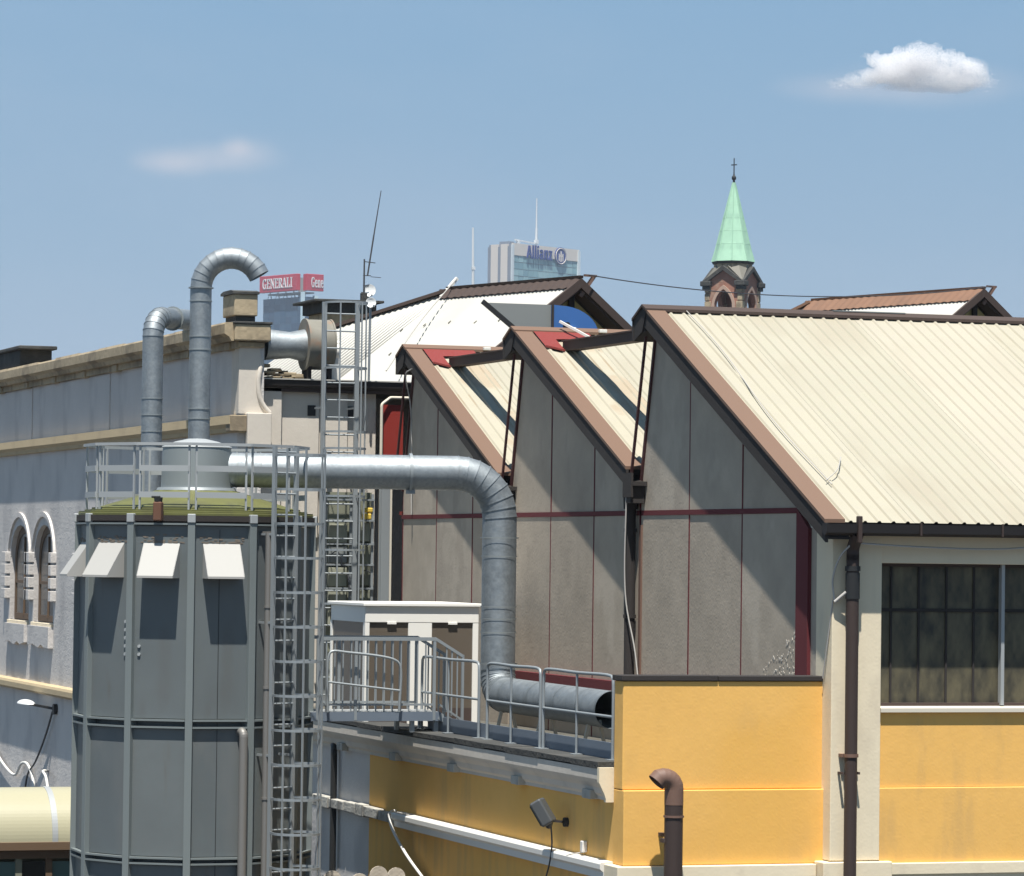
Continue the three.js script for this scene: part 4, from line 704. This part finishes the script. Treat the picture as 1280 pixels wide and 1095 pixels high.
// ================================================================= BARREL CANOPY AT THE LEFT
{
  const c = thing('barrel_canopy', 'cream barrel-vaulted passage roof with glazed sides below the grey wall', 'canopy', [11, 0, -58]);
  const R = .79, yc = 3.46, zc = -57.95, x0 = 7, x1 = 14.2;
  const arc = (r, n = 44) => { const p = []; for (let i = 0; i <= n; i++) { const a = i / n * Math.PI; p.push([zc + Math.cos(a) * r, yc + Math.sin(a) * r]); } return p; };
  for (let x = x0, i = 0; x < x1; x += 1.63, i++) { const xe = Math.min(x1, x + 1.63); part('vault_sheet', prismX([...arc(R), ...arc(R - .02).reverse()], x + .03, xe - .03), m.ivory, c); part('vault_rib', prismX([...arc(R + .012), ...arc(R - .03).reverse()], x - .045, x + .045), m.pale, c); }
  part('fascia', [bx(x0, x1, 3.33, 3.46, zc + R - .06, zc + R + .02, .008), bx(x0, x1, 3.33, 3.46, zc - R - .02, zc - R + .06)], m.brownwood, c);
  part('lintel', [bx(x0, x1, 3.2, 3.328, zc + R - .2, zc + R - .08), bx(x0, x1, 3.2, 3.328, zc - R + .08, zc - R + .2)], m.brownwood, c);
  for (let x = x0 + .12, i = 0; x < x1; x += .47, i++) { part('post', bx(x - .05, x + .05, 0, 3.2, zc + R - .2, zc + R - .1), i % 2 ? m.olive : m.brownwood, c); part('pane', bx(x + .05, Math.min(x1, x + .42), .3, 3.15, zc + R - .16, zc + R - .15), i % 3 ? mat({ c: [.10, .16, .15], rough: .1 }) : m.oldglass, c); }
  part('rear_wall', bx(x0, x1, 0, 3.2, zc - R + .1, zc - R + .2), m.olive, c);
}
// fence with rounded boards between tank and annex
for (let i = 0; i < 6; i++) {
  const x = [14.36, 14.74, 15.0, 15.24, 15.46, 14.55][i], y = [3.56, 3.52, 3.62, 3.6, 3.46, 3.4][i], z = -50.3 + i * .045;
  const p = []; const w = .13; for (let k = 0; k <= 8; k++) { const a = k / 8 * Math.PI; p.push([x + Math.cos(a) * w, y - w + Math.sin(a) * w]); } p.push([x - w, 0], [x + w, 0]);
  single('fence_board', 'weathered round-topped wooden fence board between tank and yellow annex', 'fence board', prismZ(p, z, z + .035), m.wood, [x, 0, z], 'round-topped fence boards');
}

// ================================================================= BUILDINGS BEHIND
function corrugated(A, B, C, D, n, h) { // A-B ridge, D-C eave
  const L = (a, b, t) => [a[0] + (b[0] - a[0]) * t, a[1] + (b[1] - a[1]) * t, a[2] + (b[2] - a[2]) * t], q = [];
  for (let i = 0; i < 2 * n; i++) { const t0 = i / 2 / n, t1 = (i + 1) / 2 / n, u = (p, k) => [p[0], p[1] + (k % 2 ? h : 0), p[2]]; q.push([u(L(A, B, t0), i), u(L(A, B, t1), i + 1), u(L(D, C, t1), i + 1), u(L(D, C, t0), i)]); }
  return quadGeo(...q);
}
function shed(name, label, A, len, run, drop, hip, capMat, capDrop, hipPts) {
  const e = [-.304, -.953], n = [-.953, .304], o = thing(name, label, 'shed', [A[0] + e[0] * len / 2, 0, A[2] + e[1] * len / 2]);
  const pt = (t, s, dy) => [A[0] + e[0] * t + n[0] * s, A[1] + dy, A[2] + e[1] * t + n[1] * s], sl = drop / run;
  for (const s of [1, -1]) {
    const roof = part('roof_slope', corrugated(pt(.12, 0, 0), pt(len, 0, 0), pt(len, s * run, -drop), pt(.12, s * run, -drop), Math.round(len / .12), .03), m.white, o);
    part('ridge_cap', [corrugated(pt(.02, 0, .09), pt(len, 0, .09), pt(len, s * capDrop, .05 - capDrop * sl), pt(.02, s * capDrop, .05 - capDrop * sl), Math.round(len / .24), .02), bar(pt(0, s * capDrop * .0, .1), pt(len, 0, .1), .08, .05)], capMat, roof);
    part('barge_board', [prism([[0, .08], [s * run, -drop + .08], [s * run, -drop - .1], [0, -.1]], (q, y) => pt(0, q, y), (q, y) => pt(.06, q, y)), prism([[0, -.1], [s * run, -drop - .1], [s * run, -drop - .15], [0, -.15]], (q, y) => pt(.06, q, y), (q, y) => pt(.4, q, y))], m.brown, o);
    if (hip) { const C = hipPts && s > 0 ? hipPts[0] : pt(len + hip, s * run * .35, -drop * .55), C2 = hipPts && s > 0 ? hipPts[1] : pt(len + hip * 1.4, s * run * 1.1, -drop); part('hip_slope', [corrugated(pt(len, 0, 0), C, C2, pt(len, s * run, -drop), 24, .03)], m.white, o); part('hip_cap', bar(pt(len, 0, .05), [C[0], C[1] + .05, C[2]], .3, .06), capMat, o); }
  }
  part('gable_wall', [prism([[0, -.2], [run - .3, -drop - .05], [run - .3, -A[1]], [-run + .3, -A[1]], [-run + .3, -drop - .05]], (q, y) => pt(.38, q, y), (q, y) => pt(1, q, y))], m.gablewall, o);
  part('body_wall', [prism([[run - .35, -drop - .15], [run - .35, -A[1]], [-run + .35, -A[1]], [-run + .35, -drop - .15]], (q, y) => pt(1, q, y), (q, y) => pt(len + hip * .9, q, y))], m.dustcream, o);
  part('gable_post', bar(pt(.33, -.02, -1.4), pt(.33, -.02, -.2), .1, .1), m.dark, o);
  part('hook_bracket', [bar(pt(.1, -.05, -.25), pt(.0, -.28, .12), .07, .07), bar(pt(0, -.34, .13), pt(0, -.06, .13), .04, .04)], m.rustpipe, o);
  return { o, pt };
}
const s1 = shed('white_roof_shed', 'shed with bright white corrugated roof and dark brown ridge cap behind the sawtooth hall', [22.83, 12.9, -64.07], 4.2, 2.75, 1.95, 2.6, m.brown, .24, [[19.2, 12.05, -69.6], [17.0, 10.95, -66.4]]);
const s2 = shed('orange_ridge_shed', 'shed with white corrugated roof and orange-brown ridge cap behind the cream roof', [35.0, 13.66, -72.63], 5.6, 2.9, 2.0, 2.4, m.terracotta, .36);
for (let i = 0; i < 14; i++) { const t = .5 + (i % 7) * .75 + R_(-.15, .15), s = 1.0 + Math.floor(i / 7) * .75 + R_(-.1, .1), p = s1.pt(t, s, -s * 1.95 / 2.75 + .04), q = s1.pt(t - .02, s + .07, -(s + .07) * 1.95 / 2.75 + .045); part('roof_hook', bar(p, q, .018, .014), m.lead, s1.o); }
single('tilted_pole', 'short white pole leaning on the ridge of the white shed roof', 'pole', [bar([21.4, 12.82, -68.0], [21.75, 13.2, -68.1], .06, .06)], m.whitepaint, [21.5, 12.82, -68]);
{ const pts = [], a = [22.95, 13.03, -64.0], b = [35.1, 13.78, -72.5]; for (let i = 0; i <= 16; i++) { const t = i / 16; pts.push([a[0] + (b[0] - a[0]) * t, a[1] + (b[1] - a[1]) * t - .5 * 4 * t * (1 - t) * .6, a[2] + (b[2] - a[2]) * t]); } single('overhead_wire', 'thin overhead wire slung between the gable hooks of the two sheds', 'wire', tube(pts, .011, 5, 60), m.cable, [29, 13, -68]); }
{ single('roof_wire', 'thin wire running down the white shed roof from the leaning pole', 'wire', tube([[21.75, 13.2, -68.1], [20.6, 12.3, -66.6], [19.2, 11.2, -64.2]], .012, 5, 20), m.cablelight, [20.5, 12.2, -66.5]); }
{ // grey cowl with blue end
  const c = thing('roof_cowl', 'grey ventilation cowl with curved blue end panel behind the middle sawtooth ridge', 'cowl', [20.9, 10.7, -61]);
  part('grey_casing', prismZ([[19.88, 12.24], [21.1, 12.24], [21.1, 10.78], [20.5, 10.78], [20.5, 11.79]], -60.9, -60.75), m.greypanel, c);
  part('edge_flange', bar([19.86, 12.26, -60.75], [20.56, 11.72, -60.75], .05, .08), m.black, c);
  const p = [[21.12, 10.78], [21.12, 12.24]]; for (let i = 0; i <= 8; i++) { const a = Math.PI / 2 - i / 8 * 1.35; p.push([21.25 + Math.cos(a) * .7, 11.74 + Math.sin(a) * .49]); } p.push([21.96, 10.78]);
  part('blue_end', prismZ(p, -61.6, -60.7), m.blue, c);
  part('seam_strip', bx(21.09, 21.13, 10.78, 12.25, -60.695, -60.68), m.dark, c);
  part('bracket', [cyl([21.34, 11.9, -60.7], [21.34, 11.9, -60.56], .043, .043, 10), bx(21.32, 21.35, 11.72, 11.9, -60.64, -60.6)], m.black, c);
  part('plate', [bx(21.42, 21.52, 11.76, 11.86, -60.69, -60.62, .01)], m.dish, c);
}
{ single('ridge_flashing', 'loose grey sheet strip lying along the ridge of the cream roof', 'sheet', [prismX([[-48.62, 11.36], [-48.5, 11.44], [-48.4, 11.44], [-48.4, 11.425], [-48.5, 11.42], [-48.62, 11.345]], 21.0, 22.1)], m.greypanel, [21.5, 11.4, -48.5]); single('leaning_rod', 'short white rod lying across the red sheet of the middle sawtooth', 'rod', bar([18.9, 11.52, -54.0], [19.3, 11.18, -53.35], .035, .035), m.whitepaint, [19, 11.3, -53.7]); }

// ---------------------------------------------------------------- church tower
{
  const C = [138.35, 0, -343.84], ang = -48.5 * DEG, o = thing('church_tower', 'brick church belfry with pointed arches and pale green copper spire', 'church tower', C);
  const P = g => (Array.isArray(g) ? g.flat(9) : [g]).map(q => q.clone().rotateY(ang).translate(C[0], 0, C[2])), PF = (g, k) => P((Array.isArray(g) ? g.flat(9) : [g]).map(q => q.clone().rotateY(k * Math.PI / 2)));
  const w = 2.0;
  part('shaft', P(bx(-w, w, 0, 30.5, -w, w)), m.brick, o);
  const arch = (h, y0, ys) => { const p = [[-h, y0], [h, y0]]; for (let i = 0; i <= 8; i++) { const a = i / 8 * Math.PI / 3; p.push([-h + 2 * h * Math.cos(a), ys + 2 * h * Math.sin(a)]); } for (let i = 7; i >= 0; i--) { const a = i / 8 * Math.PI / 3; p.push([h - 2 * h * Math.cos(a), ys + 2 * h * Math.sin(a)]); } return p; };
  for (let k = 0; k < 4; k++) {
    part('belfry_wall', PF(prismZ([[-w, 30.5], [w, 30.5], [w, 34.6], [0, 36.0], [-w, 34.6]], w - .4, w, [arch(.95, 30.9, 32.35)]), k), m.brick, o);
    part('arch_moulding', PF(prismZ(arch(1.3, 30.9, 32.2), w, w + .1, [arch(.98, 30.95, 32.35)]), k), mat({ c: [.42, .29, .22] }), o);
    part('corner_quoin', PF([0, 1, 2, 3, 4].map(i => bx(w - .62 + (i % 2) * .16, w + .06, 30.6 + i * .78, 31.28 + i * .78, w - .62 + (i % 2) * .16, w + .06, .03)), k), m.stone, o);
    part('gable_coping', PF([prismZ([[0, 36.35], [w + .1, 34.9], [w + .1, 34.55], [0, 35.9]], w - .3, w + .3), prismZ([[0, 36.35], [-w - .1, 34.9], [-w - .1, 34.55], [0, 35.9]], w - .3, w + .3)], k), m.slab, o);
    part('eave_cornice', PF([bx(w - .7, w + .42, 34.35, 34.85, w - .7, w + .42, .08), bx(w - .55, w + .25, 34.0, 34.35, w - .55, w + .25, .05)], k), m.slab, o);
    part('valley_slope', PF(quadGeo([[w + .1, 34.85, w + .1], [.2, 36.5, w - .2], [w * .55, 36.75, w * .55]], [[w + .1, 34.85, w + .1], [w - .2, 36.5, .2], [w * .55, 36.75, w * .55]]), k), m.lead, o);
    part('bell', PF([bx(-.5, .5, 31.2, 31.35, .2, .5), cyl([0, 31.4, .5], [0, 32.2, .5], .4, .22, 12)], k), m.black, o);
  }
  part('drum', P(new THREE.CylinderGeometry(1.9, 1.9, 1.6, 8).rotateY(Math.PI / 8).translate(0, 36.1, 0)), m.stone, o);
  part('spire_rim', P(new THREE.CylinderGeometry(2.12, 2.0, .25, 8).rotateY(Math.PI / 8).translate(0, 36.72, 0)), m.slab, o);
  for (let k = 0; k < 8; k++) { const a = k * Math.PI / 4 + Math.PI / 8, b = a + Math.PI / 4, q = (r, t, y) => [Math.sin(t) * r, y, Math.cos(t) * r]; part('spire_face', P(quadGeo([q(2.12, a, 36.85), q(2.12, b, 36.85), q(1.78, b, 38.0), q(1.78, a, 38.0)], [q(1.78, a, 38.0), q(1.78, b, 38.0), q(.12, b, 44.7), q(.12, a, 44.7)])), m.copper, o); }
  for (let k = 0; k < 8; k++) { const a = k * Math.PI / 4 + Math.PI / 8, q = (r, y) => [Math.sin(a) * r, y, Math.cos(a) * r]; part('spire_rib', P([bar(q(2.12, 36.85), q(1.78, 38), .08, .08), bar(q(1.78, 38), q(.12, 44.7), .08, .08)]), m.copper, o); }
  for (const y of [38.6, 39.9, 41.2, 42.5]) part('spire_joint', P(new THREE.CylinderGeometry(.12 + (44.7 - y - .05) / 6.7 * 1.66 + .012, .12 + (44.7 - y + .05) / 6.7 * 1.66 + .012, .1, 8, 1, true).rotateY(Math.PI / 8).translate(0, y, 0)), m.copper, o);
  const fin = part('finial', P(new THREE.LatheGeometry([[.14, 44.6], [.1, 44.9], [.22, 45.05], [.22, 45.25], [.1, 45.4], [.06, 45.6], [.05, 47.1], [0, 47.15]].map(q => new THREE.Vector2(...q)), 12)), m.black, o);
  part('cross_arm', P(bx(-.3, .3, 46.4, 46.5, -.05, .05)), m.black, fin);
}
// ---------------------------------------------------------------- far office towers
function decal(name, geo, material, parent, P) { const o = new THREE.Mesh(geo, material); o.name = name; o.geometry.applyMatrix4(P); const b = parent.isMesh ? offs.get(parent) : parent.userData.base; o.geometry.translate(-b[0], -b[1], -b[2]); o.castShadow = o.receiveShadow = true; parent.add(o); offs.set(o, b); return o; }
function canvasMat(w, h, draw, rough = .5) { const c = document.createElement('canvas'); c.width = w; c.height = h; const x = c.getContext('2d'); draw(x, w, h); const t = new THREE.CanvasTexture(c); t.colorSpace = THREE.SRGBColorSpace; return new THREE.MeshStandardMaterial({ map: t, roughness: rough }); }
const sans = await new FontLoader().loadAsync('fonts/droid/droid_sans_bold.typeface.json');
const serif = await new FontLoader().loadAsync('fonts/droid/droid_serif_bold.typeface.json');
{
  const Cn = [747.4, 0, -2228], be = 30.3 * DEG, o = thing('glass_tower', 'far glass office tower with blue lettering and round emblem on its top band', 'tower', Cn);
  const M4 = new THREE.Matrix4().makeRotationY(be).setPosition(...Cn), P = g => (Array.isArray(g) ? g.flat(9) : [g]).map(q => q.clone().applyMatrix4(M4));
  const L = 65, D = 19.5, Y = 201.5, glassT = [[.22, .37, .40], [.25, .40, .43], [.20, .34, .37], [.28, .43, .45], [.17, .30, .34]].map(c => mat({ c, rough: .35 })), conc = mat({ c: [.62, .56, .50] }), dk = mat({ c: [.20, .22, .26] });
  part('core', P(bx(.5, L - .5, 0, Y - .5, -D, -.4)), dk, o);
  part('top_band', P(bx(0, L, Y - 7.5, Y, -.4, .4)), conc, o);
  for (let r = 0; r < 9; r++) for (let c = 0; c < 13; c++) part('pane', P(bx(1.5 + c * 4.8 + .15, 1.5 + c * 4.8 + 4.65, Y - 11.8 - r * 4.3 + .2, Y - 7.7 - r * 4.3, -.4, R_(-.15, .1))), glassT[Math.floor(rnd() * 5)], o);
  part('lower_glazing', P(bx(1.5, L - 1.5, 0, Y - 46.5, -.4, 0)), glassT[0], o);
  part('corner_fin', P(bx(-.4, 1.4, 0, Y - 1, -.5, .8)), mat({ c: [.55, .60, .62] }), o); part('corner_fin', P(bx(L - 1.6, L + .5, 0, Y - 1, -1, 1)), mat({ c: [.60, .66, .68] }), o);
  for (const [a, b, mt] of [[-19.4, -17, dk], [-16.9, -11, conc], [-10.9, -8.8, dk], [-8.7, -3, conc], [-2.9, -.5, dk]]) part('side_strip', P(bx(-.8, .5, 0, Y - (mt === dk ? 2 : .5), a, b)), mt, o);
  const blue = mat({ c: [.012, .03, .20], rough: .5 });
  const letters = part('lettering', P((() => { const g = new TextGeometry('Allianz', { font: sans, size: 7.6, depth: .6, curveSegments: 3 }); g.computeBoundingBox(); const s = 24.5 / (g.boundingBox.max.x - g.boundingBox.min.x); g.scale(s, 1.05, 1); return g.translate(13.2, Y - 8.6, .6); })()), blue, o);
  const em = part('emblem_disc', P(cyl([46.2, Y - 5.3, .5], [46.2, Y - 5.3, 1.1], 5.6, 5.6, 32)), blue, o);
  part('emblem_ring', P(new THREE.TorusGeometry(4.9, .28, 6, 32).translate(46.2, Y - 5.3, 1.15)), conc, em);
  part('emblem_bird', P([bx(45.6, 46.8, Y - 9, Y - 2.2, 1.1, 1.3), bx(44.0, 44.8, Y - 8.4, Y - 3.8, 1.1, 1.3), bx(47.6, 48.4, Y - 8.4, Y - 3.8, 1.1, 1.3), bx(44.8, 47.6, Y - 5.6, Y - 4.8, 1.1, 1.28)]), conc, em);
  const wm = m.dish;
  part('roof_mast', P([cyl([32.5, Y - .5, -8], [32.5, Y + 12, -8], .9, .7, 8), cyl([32.5, Y + 12, -8], [32.5, Y + 31, -8], .55, .3, 8), bx(31.3, 33.7, Y + 2.2, Y + 4.6, -9, -7)]), wm, o);
  part('roof_crane', P([bar([12, Y + 3.2, -8], [31, Y + 2.2, -8], .9, .9), bx(14, 16, Y - .5, Y + 3, -9, -7)]), wm, o);
  part('roof_plant', P([bx(4, 9, Y - .5, Y + 1.6, -14, -6)]), dk, o);
}
single('far_mast', 'thin white broadcasting mast beside the far glass tower', 'mast', [cyl([739.9, 0, -2283], [739.9, 176, -2283], 2.0, 1.1, 8), cyl([739.9, 176, -2283], [739.4, 215, -2283], 1.0, .6, 8), bx(738.8, 741, 188, 190, -2284, -2282)], m.dish, [739.9, 0, -2283]);
{
  const cx = 650.4, cz = -2366, be = 19.9 * DEG, Cn = [cx, 0, cz], o = thing('sign_tower', 'far dark blue glass tower carrying red sign boxes with white serif lettering', 'tower', Cn);
  const M4 = new THREE.Matrix4().makeRotationY(be).setPosition(...Cn), P = g => (Array.isArray(g) ? g.flat(9) : [g]).map(q => q.clone().applyMatrix4(M4));
  const navy = [[.035, .075, .13], [.045, .09, .15], [.03, .06, .11]].map(c => mat({ c, rough: .3 })), fin = mat({ c: [.55, .68, .72], rough: .4 });
  part('core', P(bx(.5, 11.5, 0, 173, -46, -.5)), navy[0], o);
  for (let r = 0; r < 9; r++) for (let c = 0; c < 7; c++) part('pane', P(bx(.2 + R_(0, .2), .5, 169 - r * 4.3, 172.9 - r * 4.3, -46 + c * 6.5, -46 + c * 6.5 + 6.2)), navy[(r + c * 2 + Math.floor(rnd() * 2)) % 3], o);
  for (let r = 0; r < 9; r++) part('end_pane', P(bx(1.2, 9, 169 - r * 4.3, 172.9 - r * 4.3, -.5, -.2)), navy[r % 3], o);
  part('corner_fin', P([bx(-.6, 1.2, 0, 176, -2, .4)]), fin, o); part('corner_fin', P([bx(9, 11.8, 0, 174, -2, .4)]), fin, o);
  part('sign_frame', P([0, 1, 2, 3, 4].map(i => [bar([3, 172, -4 - i * 9], [1.5, 178, -4 - i * 9], .5, .5), bar([1.5, 177, -4 - i * 9], [3, 173, -9 - i * 9], .3, .3)]).flat().concat([bx(1, 11, 175.5, 176.3, -42, -3), cyl([6, 172, -10], [6, 186, -10], 2.5, 2.5, 10)])), m.rail, o);
  const red = mat({ c: [.46, .008, .028], rough: .5 });
  const wh = m.dish;
  const sA = part('sign_box', P(bx(-3, 0, 177, 188, -46, -3.2, .3)), red, o);
  part('sign_lettering', P((() => { const g = new TextGeometry('GENERALI', { font: serif, size: 6.6, depth: .3, curveSegments: 3 }); g.computeBoundingBox(); const b = g.boundingBox; g.scale(34 / (b.max.x - b.min.x), 1, 1); g.rotateY(-Math.PI / 2); return g.translate(-3.02, 179.4, -42.5); })()), wh, sA);
  const sB = part('sign_box', P(bx(2, 15.5, 177, 188, -1.5, 1.2, .3)), red, o);
  part('sign_box_end', P(bx(2.0, 5, 177.1, 187.9, -3, -1.49)), red, sB);
  part('sign_lettering', P((() => { const g = new TextGeometry('Gene', { font: serif, size: 6.6, depth: .3, curveSegments: 3 }); g.computeBoundingBox(); const b = g.boundingBox; g.scale(9.6 / (b.max.x - b.min.x), 1, 1); return g.translate(5.2, 179.4, 1.22); })()), wh, sB);
}
// ---------------------------------------------------------------- clouds (droplet flakes through a lumpy volume)
function cloud(label, c, puffs, count, size, turn) {
  const P = [], total = puffs.reduce((s, p) => s + p[3] * p[4] * p[5] * (p[6] || 1), 0);
  for (const [x, y, z, rx, ry, rz, w = 1] of puffs) {
    const n = Math.round(count * rx * ry * rz * w / total);
    for (let i = 0; i < n; i++) {
      let a, b, d, r2; do { a = R_(-1, 1); b = R_(-1, 1); d = R_(-1, 1); r2 = a * a + b * b + d * d; } while (r2 > 1 || rnd() < Math.pow(r2, 1.2) * .95 || fbm(a * .5 + x * .01 + 4, b * .5 + y * .013 + d * .2 + 4, 6, 3, 41) < .10 + .48 * r2);
      const px = x + a * rx, py = y + b * ry, pz = z + d * rz, s = size * R_(.6, 1.3);
      for (let k = 0; k < 3; k++) P.push(px + R_(-s, s), py + R_(-s, s), pz + R_(-s, s));
    }
  }
  const g = new THREE.BufferGeometry(); g.setAttribute('position', new THREE.Float32BufferAttribute(P, 3)); g.computeVertexNormals(); g.rotateY(turn);
  const mt = new THREE.MeshPhysicalMaterial({ color: new THREE.Color().setRGB(.97, .96, .96), roughness: 1, transmission: .62, thickness: 0, side: THREE.DoubleSide });
  const o = new THREE.Mesh(finish(g), mt); o.name = numbered('cloud'); o.position.set(...c); scene.add(o); tag(o, label, 'cloud');
}
cloud('small bright fair-weather cloud with a ragged domed top', [1680, 502, -3654], [[-25, 28, 0, 42, 24, 22, 1.2], [5, 36, 4, 30, 22, 18, 1], [38, 30, 0, 34, 20, 18, 1], [58, 22, 0, 24, 18, 16, .8], [10, 16, 0, 80, 16, 20, .9], [-50, 14, 0, 36, 12, 14, .55], [-78, 10, 0, 22, 8, 10, .3], [40, 8, 0, 46, 9, 14, .5]], 330000, .36, -.32);
done();
renderer.render(scene, camera);
